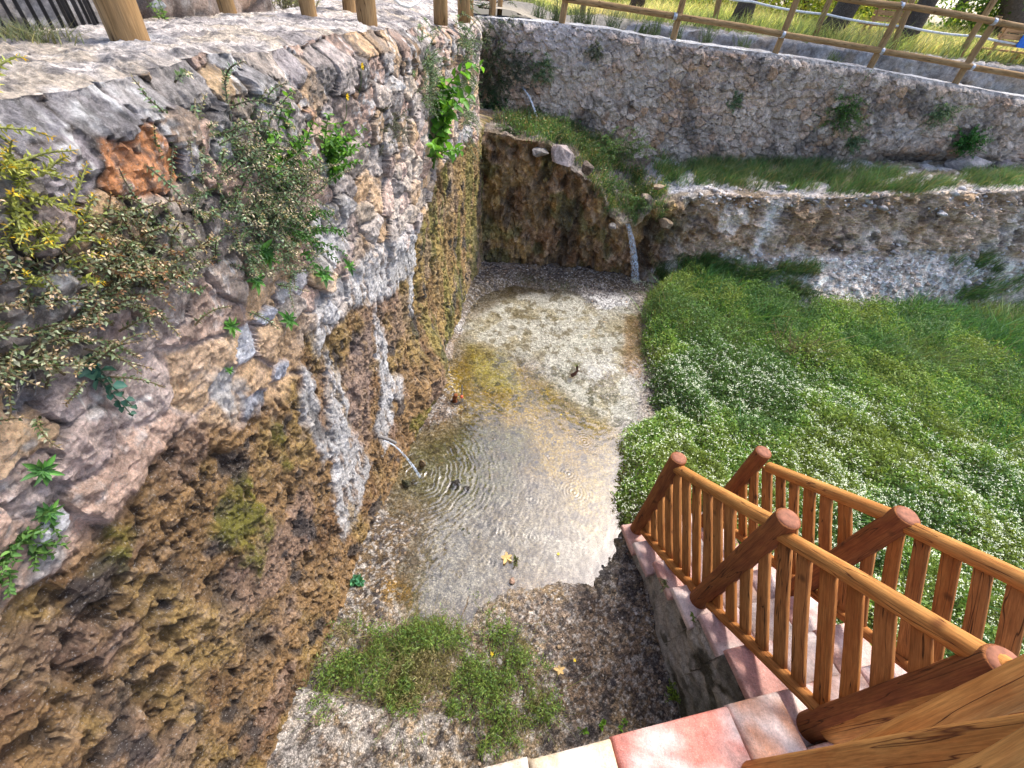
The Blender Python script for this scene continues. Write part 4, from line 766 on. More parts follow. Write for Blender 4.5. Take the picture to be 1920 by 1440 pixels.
bank_grass('ledge_grass', 'strip of green grass along the ledge under the far wall', [[(1225, 315), (1400, 300), (1580, 312), (1700, 330), (1790, 350), (1700, 362), (1500, 358), (1330, 345), (1240, 345)], [(1800, 330), (1920, 325), (1920, 345), (1830, 350)]], 22000, (.05, .20), GP, .15, (.3, -.05), (.0018, .003), 1.9, 3.05, .0, 1)
bank_grass('corner_weeds', 'tangle of grass and weeds running from the corner down to the small waterfall', [[(930, 225), (1000, 215), (1120, 235), (1250, 265), (1260, 300), (1180, 310), (1250, 360), (1240, 410), (1190, 420), (1160, 400), (1130, 330), (1080, 275), (1000, 262)], [(1080, 300), (1120, 310), (1160, 400), (1140, 400), (1110, 340)]], 16000, (.06, .20), GP, .26, (.15, -.35), (.0018, .0035), 1.6, 3.05, .35, 2)
bank_grass('scree_grass', 'sparse tufts of grass creeping up the pale scree', [[(1230, 500), (1320, 480), (1460, 520), (1560, 575), (1400, 570), (1250, 560)], [(1780, 490), (1850, 480), (1870, 510), (1800, 520)], [(1800, 545), (1920, 510), (1920, 545), (1780, 575)], [(1450, 500), (1530, 500), (1530, 520), (1450, 520)]], 10000, (.08, .22), GP, .12, (.4, -.1), (.0018, .0035), 0, 1.6, 0, 3)
x = g.uniform(-.95, 1.25, 5000); y = g.uniform(4.9, 5.4, 5000); u_, v_, dp = proj(np.stack([x, y, 0 * x], 1)); k = pmask([(940, 510), (1000, 500), (1120, 515), (1150, 535), (1060, 545), (960, 530)], u_, v_, 15) > g.random(5000); x, y = x[k], y[k]; n = len(x)
ac = Acc(); blades(ac, np.stack([x, y, 0 * x + .03], 1), g.uniform(.03, .09, n), g.normal(0, .6, (n, 3)) * [1, 1, 0], .002, pick([(.08, .12, .06), (.10, .14, .05)], n, g), g); put(ac.build('drift_weeds', M_grass), 'low grey green weeds on the silt below the back tufa face', 'weeds', None, 'stuff')
def rubble(name, label, P, sz, pal, seed, mat):
    import bmesh
    g = np.random.default_rng(seed); bm = bmesh.new(); bmesh.ops.create_icosphere(bm, subdivisions=2, radius=1); V0 = np.array([v.co[:] for v in bm.verts]); T0 = np.array([[v.index for v in f_.verts] for f_ in bm.faces]); bm.free(); ac = Acc()
    for p in P:
        V = V0.copy()
        for _ in range(5): n_ = unit(g.normal(0, 1, 3)); V = V - np.maximum(V @ n_ - g.uniform(.45, .8), 0)[:, None] * n_
        a_ = g.uniform(0, 6.3); r_ = sz * g.lognormal(0, .45); V = V * [r_ * 1.3, r_, r_ * .65]; V = np.stack([V[:, 0] * math.cos(a_) - V[:, 1] * math.sin(a_), V[:, 0] * math.sin(a_) + V[:, 1] * math.cos(a_), V[:, 2]], 1); ac.add(V + p, None, T0, np.array(pal[g.integers(0, len(pal))]) * g.uniform(.75, 1.25))
    put(ac.build(name, mat, None, False), label, 'gravel', None, 'stuff')
Vp = bankP.reshape(-1, 3); u_, v_, dp = proj(Vp); g = np.random.default_rng(5); m = np.maximum(pmask([(1330, 480), (1500, 470), (1700, 470), (1930, 470), (1930, 540), (1750, 560), (1550, 570), (1420, 540)], u_, v_, 20), .6 * pmask([(1300, 350), (1560, 355), (1930, 350), (1930, 400), (1560, 395), (1320, 390)], u_, v_, 10)); i_ = g.choice(len(Vp), 1500, p=m / m.sum())
rubble('scree_stones', 'loose pale stones scattered down the scree and along the ledge lip', Vp[i_], .016, [(.58, .56, .55), (.45, .42, .40), (.66, .64, .62), (.40, .33, .27)], 6, M_rock)
x = g.uniform(-1.0, 1.1, 9000); y = g.uniform(.0, 5.3, 9000); zf = Fz[np.clip(np.searchsorted(fx, x), 0, len(fx) - 1), np.clip(np.searchsorted(fy, y), 0, len(fy) - 1)]; k = (g.random(9000) < np.where(zf > .012, .30, .05)) & (x < edge_x(y)); P_ = np.stack([x, y, zf], 1)[k]
rubble('floor_pebbles', 'loose pebbles and dark lumps strewn over the basin floor', P_, .0055, [(.50, .46, .42), (.62, .58, .54), (.10, .085, .085), (.08, .07, .075), (.36, .25, .16), (.55, .42, .30)], 7, M_rock)
# the weed patch near the viewer
WP = [(560, 1275), (625, 1215), (760, 1185), (880, 1165), (965, 1195), (1000, 1300), (1005, 1385), (905, 1400), (870, 1340), (700, 1335), (565, 1325)]
x = g.uniform(-1.1, .5, 90000); y = g.uniform(.1, 1.0, 90000); u_, v_, dp = proj(np.stack([x, y, 0 * x + .06], 1)); k = pmask(WP, u_ + 260 * fbm(x * 8, y * 8, 280, 5, .65), v_ + 220 * fbm(x * 9, y * 9, 281, 4, .6), 35) > g.random(90000) ** .6 * .95 + .05; x, y = x[k], y[k]; n = len(x); h_ = .015 + .27 * np.clip(fbm(x * 6, y * 6, 282, 4, .6) + .42, 0, 1); k = g.random(len(x)) < ss(-.30, .10, fbm(x * 8, y * 8, 284, 4, .6)); x, y, h_ = x[k], y[k], h_[k]; n = len(x)
ac = Acc(); kc = mix(pick([(.15, .24, .045), (.11, .20, .05), (.20, .27, .06)], n, g, .3), c3(.26, .20, .10), .8 * ss(.12, .2, fbm(x * 5, y * 5, 283, 3)))
diamonds(ac, np.stack([x, y, h_ * g.random(n) + .02], 1), g.normal(0, 1, (n, 3)) * [1, 1, .5] + [0, 0, .45], g.uniform(.012, .026, n), g.uniform(.004, .007, n), kc, .15, g)
m = 2600; i_ = g.integers(0, n, m); blades(ac, np.stack([x[i_], y[i_], 0 * x[i_] + .01], 1), g.uniform(.05, .19, m), g.normal(0, .9, (m, 3)) * [1, 1, 0], .0016, pick([(.16, .20, .05), (.22, .18, .08)], m, g), g)
put(ac.build('weed_patch', M_leaf), 'patch of fine leaved green weeds on the basin floor nearest the viewer', 'weeds', None, 'stuff')

# =================================================================== PLANTS ON THE WALLS
WN = (1, 0, .05); GG = [(.18, .30, .15), (.22, .33, .18), (.15, .26, .13), (.28, .35, .23)]; GY = [(.30, .37, .22), (.36, .41, .27), (.23, .31, .17), (.42, .43, .30)]; GB = [(.10, .26, .03), (.14, .32, .04), (.08, .20, .04)]; BR = [(.30, .13, .07), (.34, .22, .11), (.22, .22, .08)]
plant('wall_shrub', 'broad grey green shrub with reddish seed spikes spreading over the stones at the left edge', 'shrub', on_wall((100, 565)), WN, 170, .115, (.015, .0075), GY + [(.10, .15, .06)], (.20, .15, .08), .5, .35, .9, .6, 16, (.20, .085), seed=1, tips=(.60, .44, .28))
plant('wall_shrub', 'bushy seed spiked plant under the orange stone of the left wall', 'shrub', on_wall((250, 500)), WN, 90, .12, (.018, .008), GY, (.22, .14, .08), .45, .55, .8, .5, 18, (.10, .04), seed=2, tips=(.40, .22, .12))
plant('wall_shrub', 'lanky yellow flowered plant hanging into view at the far left', 'shrub', on_wall((28, 345)), WN, 42, .11, (.017, .006), [(.34, .38, .08), (.42, .44, .10)], (.36, .38, .12), .55, .5, .8, .6, 14, (.03, .08), seed=3, tips=(.75, .48, .03))
plant('wall_shrub', 'large grey green shrub with dry straw tips in the middle of the left wall', 'shrub', on_wall((480, 370)), WN, 210, .18, (.017, .007), GG + [(.13, .16, .10)], (.20, .17, .11), .5, .45, .8, .7, 22, (.16, .12), seed=4, tips=(.64, .54, .38))
plant('leafy_sprig', 'fresh bright green broad leaved sprig growing up through the large grey green shrub', 'plant', on_wall((525, 330)), WN, 13, .26, (.036, .024), GB, (.10, .22, .05), .45, .9, .35, .3, 11, (.03, .03), seed=5, big=True)
plant('leafy_sprig', 'fresh green broad leaved sprig to the right of the large grey green shrub', 'plant', on_wall((622, 320)), WN, 11, .22, (.036, .024), GB, (.10, .22, .05), .4, .8, .35, .4, 11, (.03, .05), seed=6, big=True)
plant('leafy_sprig', 'dark green leafy stems trailing below the large grey green shrub', 'plant', on_wall((560, 440)), WN, 14, .17, (.026, .014), [(.06, .17, .04), (.08, .20, .04)], (.10, .16, .05), .5, .3, .5, .9, 12, (.07, .06), seed=7, big=True)
plant('fig_sapling', 'young fig sapling with large bright sunlit leaves high on the left wall', 'sapling', on_wall((822, 235)), (1, -.25, 0), 12, .36, (.10, .075), [(.14, .34, .04), (.18, .40, .05), (.10, .26, .04)], (.16, .20, .06), .35, .85, .4, .5, 8, (.05, .10), seed=8, big=True, sr=.005)
plant('thyme_bush', 'dark grey green bush tucked into the wall behind the fig sapling', 'shrub', on_wall((800, 150)), WN, 80, .17, (.018, .007), GG, (.15, .14, .09), .4, .4, .7, .6, 16, (.10, .10), seed=9)
plant('thyme_bush', 'dull grey bush low on the left wall below the two yellow flowers', 'shrub', on_wall((735, 245)), WN, 70, .10, (.016, .006), [(.16, .17, .13), (.13, .15, .11)], (.18, .16, .12), .45, .3, .7, .5, 14, (.08, .04), seed=10)
plant('thyme_bush', 'thin grey green bush hanging at the near side of the wall corner', 'shrub', on_wall((868, 130)), WN, 100, .22, (.020, .008), GG, (.15, .14, .09), .4, .1, .6, .9, 16, (.10, .22), seed=11)
cornP = on_far((930, 150)); plant('corner_bush', 'tall dark bush filling the corner between the two stone walls', 'shrub', cornP + [-.05, 0, .05], (.3, -1, 0), 240, .28, (.026, .010), [(.07, .12, .06), (.09, .14, .06), (.10, .13, .08)], (.15, .14, .09), .45, .35, .9, .9, 18, (.10, .26), seed=12)
plant('ivy_plant', 'deep green leafy ivy hanging in the wall corner beside the upper spout', 'ivy', on_far((925, 195)), (.2, -1, 0), 100, .26, (.030, .020), [(.03, .12, .04), (.04, .15, .05), (.03, .09, .04)], (.10, .09, .05), .35, -.2, .5, .7, 12, (.09, .14), seed=13)
plant('corner_bush', 'grey sage coloured bush just above the upper water spout', 'shrub', on_far((965, 130)), (.1, -1, 0), 120, .20, (.022, .008), [(.13, .17, .13), (.11, .15, .10)], (.15, .14, .1), .45, .3, .7, .7, 15, (.09, .13), seed=14)
for i, (p, r_, lab, pal) in enumerate([((1018, 130), .16, 'slender green plant on the far wall right of the upper spout', GG), ((1580, 210), .30, 'bright green trailing plant clinging halfway along the far wall', [(.07, .20, .04), (.10, .24, .04)]), ((1765, 210), .18, 'grey green tuft on the far wall beyond the trailing plant', GG), ((1600, 268), .12, 'small dull tuft low on the far wall below the trailing plant', GG), ((1115, 95), .09, 'little grey cushion plant on the far wall below the second rail post', [(.2, .22, .16)]), ((1375, 190), .08, 'tiny green tuft on the far wall under the third rail post', GG)]):
    plant('wall_tuft', lab, 'plant', on_far(p, .02), (0, -1, .1), int(20 + r_ * 220), r_, (.028, .013), pal, (.14, .14, .07), .5, .25, .8, .9, 11, (.02 + r_ * .25, .02 + r_ * .25), seed=20 + i)
for i, (p, yy, lab, L_, nn_) in enumerate([((1150, 345), 5.36, 'leafy weed spilling over the tufa edge beside the gully', .20, 34), ((1195, 380), 5.42, 'weedy tuft right above the mouth of the waterfall', .16, 40), ((1045, 250), 5.7, 'straggling green weed behind the pale block on the ledge', .20, 36), ((1135, 275), 5.8, 'tall leafy weed in the middle of the gully', .22, 40), ((965, 245), 5.5, 'dark weed hanging at the corner end of the tufa lip', .16, 30), ((1190, 270), 6.0, 'broad leaved weed at the top of the gully by the far wall', .20, 34)]):
    plant('gully_weed', lab, 'plant', on(p, 1, yy) - [0, 0, .03], (0, -1, .4), nn_, L_, (.030, .012), [(.08, .19, .05), (.11, .22, .06), (.15, .22, .08)], (.16, .15, .08), .5, .6, .8, .8, 12, (.07, .05), seed=80 + i)
plant('leafy_bush', 'rich green rounded bush at the hollow in the foot of the far wall', 'shrub', on_far((1812, 268), .06), (0, -1, .2), 60, .20, (.035, .022), [(.04, .16, .03), (.06, .20, .04)], (.1, .1, .05), .6, .5, .9, .6, 10, (.07, .05), seed=30)
plant('dead_shrub', 'brown dried out shrub standing in the middle of the green bed', 'shrub', (lambda q: [q[0], q[1], float(bed_h(q[0], q[1])) + .05])(fl((1475, 680), .1)), (0, 0, 1), 55, .42, (.026, .006), [(.25, .20, .08), (.20, .17, .07), (.15, .17, .05)], (.26, .18, .12), .5, .6, .55, .3, 14, (.10, .10), seed=31)
plant('blue_leaf_sprig', 'drooping sprig of round blue green leaves on the pink stones at lower left', 'plant', on_wall((150, 668)), WN, 2, .20, (.030, .028), [(.06, .16, .12), (.08, .19, .14)], (.12, .16, .10), .35, -.6, .12, 1.0, 8, (.01, .01), seed=32, big=True)
plant('dead_twigs', 'bare grey twigs stuck in the joint left of the blue green sprig', 'twigs', on_wall((62, 690)), WN, 9, .09, (.004, .002), [(.35, .31, .28)], (.36, .33, .31), .4, .1, 1.0, .4, 4, (.01, .01), seed=33)
for i, (p, r_, lab) in enumerate([((490, 470), .055, 'green rosette tucked under the large grey green shrub'), ((478, 525), .05, 'green rosette hanging between two upright grey stones'), ((605, 515), .06, 'green rosette on the wall right of the trailing dark stems'), ((540, 600), .05, 'green rosette on the pointed grey stone above the brown tufa'), ((433, 612), .036, 'tiny pale rosette at the edge of the big tan stone'), ((655, 500), .045, 'small rosette beside the white calcite crust'), ((80, 882), .038, 'green strap leaved rosette near the left edge above the tufa'), ((92, 960), .032, 'rosette below the strap leaved rosette'), ((430, 700 - 5), .018, 'very small green seedling in the crack of the blue grey stones'), ((500, 480), .05, 'leafy rosette squeezed under the green stems')]):
    rosette(lab, on_wall(p, .015), (1, -.3, .5), r_, 17, [(.08, .22, .04), (.12, .28, .05), (.07, .18, .05)], i, .36)
plant('leafy_sprig', 'clump of bright green leaves spilling over the white stone at lower left', 'plant', on_wall((25, 1035)), WN, 22, .055, (.020, .012), [(.09, .20, .05), (.13, .25, .06)], (.10, .2, .05), .6, .4, .9, .5, 7, (.05, .03), seed=34, big=True)
for i, (p, lab) in enumerate([((678, 124), 'yellow flower high on the left wall, the upper of two'), ((650, 181), 'yellow flower high on the left wall, the lower of two')]):
    b = on_wall(p, .03); rt = empty('yellow_flower', tuple(b)); put(rt, lab, 'flower'); ac = Acc(); a_ = np.arange(14) * 2.4; D = np.stack([np.full(14, .35), np.cos(a_), np.sin(a_)], 1); leaf6(ac, np.repeat(b[None], 14, 0), D, .016, .006, c3(1, 1, 1), .1, .1); under(ac.build('petals', M_yellow), rt)
    ac = Acc(); thin(ac, np.array([b - [.03, 0, .10], b - [.012, 0, .06], b - [.003, 0, .0]]), .0015, .0012, (.12, .2, .06)); under(ac.build('stem', M_leaf), rt)
def fplant(lab, p, nst, L, leaf, pal, seed, z=0.02, big=True, cat='plant', up=.8, out=0, nm_='seedling'):
    q = fl(p, z); return plant(nm_, lab, cat, (q[0], q[1], max(z, floor_z(*q))), (0, 0, 1), nst, L, leaf, pal, (.12, .16, .06), out, up, .7, .4, 6, (.012, .012), seed=seed, big=big)
fplant('young plant with broad blue green leaves at the foot of the tufa', (668, 1095), 6, .07, (.040, .030), [(.06, .20, .10), (.08, .26, .10)], 41)
fplant('feathery grey green sprig lying across the weed patch', (750, 1330), 3, .22, (.05, .008), [(.16, .22, .10)], 42, big=False, up=.35)
for i, p in enumerate([(1128, 1362), (1165, 1360), (1095, 1372)]):
    fplant(['bright three leaved seedling by the landing edge, the middle one', 'bright three leaved seedling by the landing edge, the one closest to the steps', 'bright small seedling by the landing edge, farthest from the steps'][i], p, 3, .025, (.022, .016), [(.22, .42, .05)], 43 + i)
fplant('yellow green cushion of small leaves at the foot of the stair wall', (1262, 1302), 26, .08, (.014, .010), [(.20, .32, .03), (.26, .36, .05)], 46, z=.06, cat='plant')
q = onp((1395 / 3.6 + 1140, 505 / 3.6 + 960) if False else (1248, 1097), W(0, -.13, 0), EE); plant('tread_weed', 'straggly weed sprouting from the side of the tiled steps', 'plant', q, -EE, 10, .06, (.012, .007), [(.20, .26, .10), (.24, .24, .12)], (.2, .2, .1), .6, .5, .7, .3, 7, (.02, .01), seed=47)
q = onp((1298, 1158), W(0, -.14, 0), EE); plant('tread_weed', 'small bright weed on the step end under the middle newel', 'plant', q, -EE, 8, .03, (.011, .007), [(.24, .36, .08)], (.2, .2, .1), .6, .6, .7, .3, 5, (.01, .006), seed=48)

# =================================================================== STONES, STICKS, SPOUTS
bc = on((1055, 292), 1, 5.24); boulder('boulder', 'pale pinkish grey block of rock perched on the lip of the tufa step', bc, (.15, .13, .15), (.44, .36, .33), 3, rot=.3)
bc = on((1010, 285), 1, 5.28); boulder('boulder', 'flat lichen grey rock on the tufa lip left of the pale block', bc, (.12, .10, .06), (.30, .28, .26), 4)
boulder('boulder', 'dark root bound lump of earth on the tufa lip right of the pale block', on((1100, 318), 1, 5.30), (.10, .10, .10), (.17, .13, .10), 5, mat=M_tufa)
boulder('boulder', 'pale slanting rock at the foot of the far wall by the green bush', on_far((1818, 308), .10), (.28, .16, .14), (.52, .46, .43), 6, rot=-.2)
boulder('boulder', 'reddish grey rock at the foot of the far wall near the right edge', on_far((1880, 312), .06), (.18, .12, .10), (.36, .30, .28), 7)
for i, (px, py, s, c, lab) in enumerate([(1465, 352, .05, (.42, .40, .38), 'rounded grey stone on the ledge lip'), (1640, 368, .06, (.50, .36, .26), 'tan stone on the ledge lip'), (1790, 362, .05, (.55, .53, .50), 'pale stone on the ledge near the right'), (1210, 372, .08, (.34, .26, .18), 'brown rock right above the waterfall'), (1235, 350, .07, (.40, .30, .20), 'tan rock higher above the waterfall'), (1150, 425, .06, (.36, .32, .28), 'grey rock left of the waterfall mouth'), (1250, 420, .10, (.26, .19, .12), 'dark brown rock at the right of the waterfall')]):
    boulder('stone', lab, on((px, py), 1, [5.66, 5.76, 5.9, 5.48, 5.55, 5.26, 5.40][i]), (s * 1.2, s, s * .7), c, 20 + i, rot=i)
q = fl((960, 1088), .03); boulder('stone', 'pinkish angular stone lying in the shallow end of the pool', (q[0], q[1], .025), (.028, .026, .022), (.46, .30, .22), 31)
q = fl((1048, 1215), .03); boulder('stone', 'small tan stone on the brown gravel beyond the weed patch', (q[0], q[1], floor_z(*q) + .008), (.018, .014, .010), (.5, .36, .22), 32)
for i, (px, py, r_) in enumerate([(868, 992, .016), (880, 1000, .012), (897, 1007, .014), (815, 992, .010)]):
    q = fl((px, py), .02); boulder('stone', ['mossy pebble at the left end of the trio in the pool', 'mossy pebble in the middle of the trio in the pool', 'pale mossy pebble at the right end of the trio in the pool', 'dark pebble alone beside the pool edge'][i], (q[0], q[1], .014), (r_, r_ * .8, r_ * .7), [(.09, .10, .04), (.09, .10, .04), (.30, .28, .15), (.06, .06, .04)][i], 33 + i, mat=M_gravel)
q = fl((855, 1010), .02)
for i, (px, py, r_, h_) in enumerate([(855, 905, .055, .03), (875, 915, .04, .02), (760, 905, .04, .05), (790, 870, .035, .05)]):
    q = fl((px, py), .02); boulder('stone', ['wet black stone where the pipe water spreads', 'wet dark stone beside the black stone', 'dark algae covered rock under the pipe jet', 'brown wet rock behind the pipe jet'][i], (q[0], q[1], h_ * .3), (r_, r_ * .7, h_), [(.04, .035, .03), (.07, .06, .05), (.10, .10, .05), (.22, .15, .08)][i], 40 + i, mat=M_gravel)
def stick(label, p0, p1, r, col, z0=.03, z1=.03, name='stick', cat='stick'):
    a_ = np.array([*fl(p0, z0), z0]); b_ = np.array([*fl(p1, z1), z1]); s = np.linspace(0, 1, 8); pts = a_ + (b_ - a_) * s[:, None]; pts += rng.normal(0, r * .8, pts.shape) * [1, 1, .3]
    V, Q, T, G = tube(pts, np.linspace(r, r * .6, 8), 7, .1); return put(raw(name, V, Q, T, M_bark, None, np.broadcast_to(np.array(col), (len(V), 3))), label, cat)
stick('thin dark stick lying on the gravel near the stair wall', (1112, 1143), (1180, 1140), .005, (.07, .045, .035))
stick('short dark twig on the brown gravel beyond the weed patch', (1053, 1206), (1066, 1226), .006, (.04, .03, .025))
stick('pale dry stem lying at the edge of the pool above the weed patch', (878, 1118), (862, 1165), .003, (.25, .18, .12), .05)
def fallen(label, p, r, seed, mat=M_yellow):
    q = fl(p, .035); g = np.random.default_rng(seed); ac = Acc(); a_ = np.linspace(0, 5.2, 5) + g.uniform(0, 1); D = np.stack([np.cos(a_), np.sin(a_), .1 + 0 * a_], 1); leaf6(ac, np.repeat(np.array([[q[0], q[1], max(.03, floor_z(*q) + .012)]]), 5, 0), D, r * g.uniform(.7, 1.1, 5), r * .55, (c3(.62, .42, .18) if mat is not M_yellow else c3(1, 1, 1)), .1, -.1, g)
    put(ac.build('fallen_leaf', mat), label, 'leaf')
fallen('crumpled tan leaf on the brown gravel', (1048, 1258), .035, 1, M_dryleaf); fallen('small yellow leaf on the gravel above the tan leaf', (1076, 1240), .012, 2); fallen('yellow leaf floating in the pool', (1047, 1038), .014, 3); fallen('yellow leaf lying on the weed patch', (922, 1228), .016, 4); fallen('small orange yellow leaf on the far shallow water', (1052, 777), .014, 5); fallen('brown tuft of wet leaves floating in the pool', (950, 1045), .05, 6, M_dryleaf)
fplant('dark water weed tuft standing beside the floating brown leaves', (968, 1050), 6, .06, (.016, .010), [(.14, .12, .05), (.10, .12, .04)], 49, nm_='water_weed')
q = np.array([*fl((1077, 705), .02), .0]); st = empty('driftwood', tuple(q)); put(st, 'dark bent root stub with a green shoot standing in the pale shallow water', 'driftwood')
ac = Acc(); thin(ac, np.array([q + [-.03, 0, .02], q + [0, .0, .05], q + [.02, .02, .08], q + [.005, .03, .13]]), .022, .012, (.09, .04, .025), 9); under(ac.build('root', M_bark), st); ac = Acc(); blades(ac, np.repeat((q + [0, .03, .12])[None], 12, 0), rng.uniform(.06, .11, 12), rng.normal(0, .8, (12, 3)) * [1, 1, 0], .003, c3(.16, .20, .06)); under(ac.build('shoot', M_leaf), st)
q = np.array([*fl((868, 756), .03), .0]); st = empty('marker_stake', tuple(q)); put(st, 'thin stake with an orange ring standing at the foot of the mossy rock', 'stake')
log('rod', q, q + [-.01, .01, .26], .007, .006, M_pipe, st, 8, 6); V, Q, T, G = tube([q + [-.012, .0, .105], q + [-.012, .0, .13]], [.015, .014], 14, 0); under(raw('ring', V, Q, T, M_red), st)
log('stub', q + [-.06, -.01, 0], q + [-.065, 0, .13], .026, .02, M_woodr, st, 9, 6)
pb = on_wall((705, 818), -.02); pe = pb + np.array([.155, -.03, .0]); spt = empty('water_pipe', tuple(pb)); put(spt, 'short grey pipe poking out of the tufa above the pool', 'pipe'); log('pipe_body', pb, pe, .012, .011, M_pipe, spt, 12, 6)
def stream(label, pts, rr, name='water_jet', mesh=None):
    V, Q, T, G = tube(pts, rr, 10, .25); return put(raw(name, V, Q, T, M_stream), label, 'water')
e0 = pb + [.05, -.01, -.02]; e1 = np.array([*fl((787, 893), .03), .02]); s = np.linspace(0, 1, 22); pts = e0 + (e1 - e0) * s[:, None]; pts[:, 2] = e0[2] + (e1[2] - e0[2]) * (.25 * s + .75 * s * s); stream('arc of water falling from the grey pipe into the pool', pts, .004 + .007 * s)
h0 = on_far((978, 163), .0); h1 = on((1014, 252), 1, 5.95); pts = h0 + (h1 - h0) * s[:, None]; pts[:, 2] = h0[2] + (h1[2] - h0[2]) * (.15 * s + .85 * s * s); stream('thin arc of water spouting from the far wall by the corner', pts, .008 + .006 * s)
log('pipe_body', h0 + [0, .1, 0], h0 + [.005, -.05, 0], .016, .016, M_pipe, put(empty('water_pipe', tuple(h0)), 'dark spout stub in the far wall feeding the upper jet', 'pipe'), 12, 5)
wf = empty('waterfall', tuple(on((1190, 525), 1, 5.30))); put(wf, 'small white waterfall dropping from the weedy gully into the basin', 'waterfall')
for i in range(3):
    A_, B_, C_ = on((1176, 420), 1, 5.37 - .02 * i), on((1186, 462), 1, 5.27 - .015 * i), on((1192, 527), 1, 5.25 - .02 * i); sv = np.linspace(0, 1, 60); su = np.linspace(-1, 1, 14); U_, S_ = np.meshgrid(su, sv); q = ((1 - S_) ** 2)[..., None] * A_ + (2 * S_ * (1 - S_))[..., None] * (2 * B_ - .5 * A_ - .5 * C_) + (S_ ** 2)[..., None] * C_
    wd = .026 + .026 * S_; q[..., 0] += U_ * wd + .03 * fbm(S_ * 5 + i * 7, U_ * 1.5, 600 + i, 3); q[..., 1] += .02 * U_ ** 2 + .05 * fbm(S_ * 9, U_ * 4 + i * 5, 610 + i, 3); under(raw('water_sheet', q.reshape(-1, 3), grid(60, 14), None, M_fall), wf)
ac = Acc(); q = np.array([*fl((1192, 529), .03), .03]); n = 260; r_ = np.abs(rng.normal(0, .11, n)); a_ = rng.uniform(0, 6.3, n); diamonds(ac, q + np.stack([r_ * np.cos(a_) * 1.5, r_ * np.sin(a_) * .7, rng.uniform(0, .02, n)], 1), rng.normal(0, 1, (n, 3)) * [1, 1, .2], .025, .018, c3(1, 1, 1)); put(under(ac.build('foam', M_white), wf), kind='stuff')
# =================================================================== FENCES
BP = FC - FN * .16
def bpx(p): return onp(p, BP, FN)
ff = empty('rail_fence', tuple(bpx((1263, 70)))); put(ff, 'round pine rail fence standing on top of the far stone wall', 'fence')
for (b, t_) in [((1054, 38), (1062, -14)), ((1263, 70), (1285, -14)), ((1453, 100), (1499, -14)), ((1630, 127), (1703, -14)), ((1793, 154), (1874, 30)), ((1960, 190), (2062, 70))]:
    q0, q1 = bpx(b), bpx(t_); dn = q1 - q0; L_ = max(.62, np.linalg.norm(dn)); log('post', q0 - dn / np.linalg.norm(dn) * .08, q0 + dn / np.linalg.norm(dn) * L_, .037, .035, M_woodp, ff, 12, 10)
for row in ([(1054, -3), (1275, 32), (1476, 66), (1660, 97), (1828, 127), (1995, 158)], [(1061, -78), (1285, -50), (1499, -20), (1697, 12), (1870, 42), (2050, 75)]):
    for i in range(5):
        q0, q1 = bpx(row[i]) + FN * .03, bpx(row[i + 1]) + FN * .03; log('rail', q0, q1, .030, .031, M_woodp, ff, 12, 12, bend=.008)
    for i in range(1, 6):
        q1 = bpx(row[i]) + FN * .03; u_ = (bpx(row[i]) - bpx(row[i - 1])); u_ /= np.linalg.norm(u_); V, Q, T, G = tube([q1 - u_ * .09, q1 - u_ * .05], [.034, .034], 12, 0); under(raw('clamp', V, Q, T, M_zinc), ff)
def rope(pts, r_, parent, sag=.0):
    P_ = []
    for a_, b_ in zip(pts[:-1], pts[1:]):
        s = np.linspace(0, 1, 14)[:-1, None]; q = np.array(a_) + (np.array(b_) - np.array(a_)) * s; q[:, 2] -= sag * 4 * (s * (1 - s))[:, 0]; P_.append(q)
    P_.append(np.array([pts[-1]])); V, Q, T, G = tube(np.concatenate(P_), np.full(sum(map(len, P_)), r_), 8, 0); under(raw('rope', V, Q, T, M_rope), parent)
rf2 = empty('rope_fence', (3.4, 9, 2.6)); put(rf2, 'post and white rope fence on the grassy ground behind the low wall', 'fence')
RY = 9.0
for (b, t_) in [((1090, 31), (1094, 4)), ((1341, 40), (1349, 2)), ((1527, 68), (1557, -5)), ((1674, 90), (1705, 15)), ((1792, 116), (1838, 42)), ((1910, 140), (1962, 70))]:
    q0, q1 = on(b, 1, RY), on(t_, 1, RY); log('post', q0 - [0, 0, .08], q0 + unit(q1 - q0) * max(np.linalg.norm(q1 - q0), .75), .042, .04, M_woodp, rf2, 10, 6)
rope([on(p, 1, RY) for p in [(1096, -42), (1325, -14), (1410, 3), (1550, 27), (1700, 50), (1834, 68), (1960, 88)]], .014, rf2, .02); rope([on(p, 1, RY) for p in [(1360, -60), (1560, -14), (1720, 18), (1850, 36), (1980, 60)]], .013, rf2, .02)
def rope_run(lab, posts, r_, hgt, ropes):
    e = empty('rope_fence', tuple(posts[0])); put(e, lab, 'fence')
    for q in posts: log('post', np.array(q) - [0, 0, .06], np.array(q) + [rng.normal(0, .012), rng.normal(0, .012), hgt], r_, r_ * .97, M_woodp, e, 16, 12)
    for rp in ropes: rope(rp, .010, e, 0)
def zp(p, z=2.705): return on(p, 2, z)
P1, P2, P3, P4 = zp((247, 84)), zp((689, 42)), zp((826, 26)), zp((871, 23)); hh_ = np.array([0, 0, .62]); lo = np.array([0, 0, .16])
def cat(a_, b_, z0, sag): s = np.linspace(0, 1, 9)[:, None]; q = a_ + (b_ - a_) * s; q[:, 2] += z0 - sag * 4 * (s * (1 - s))[:, 0]; return list(q)
rope_run('post and rope fence along the left wall top, its thick post nearest the viewer', [P1, P2, P3, P4], .050, .8, [cat(P1, P2, .62, .10), cat(P2, P3, .30, .25), cat(P3, P4, .55, .05)])
Q1, Q2, Q3, Q4 = zp((431, 31), 2.685), zp((583, 40), 2.69), zp((656, 33), 2.68), zp((880, 23), 2.66)
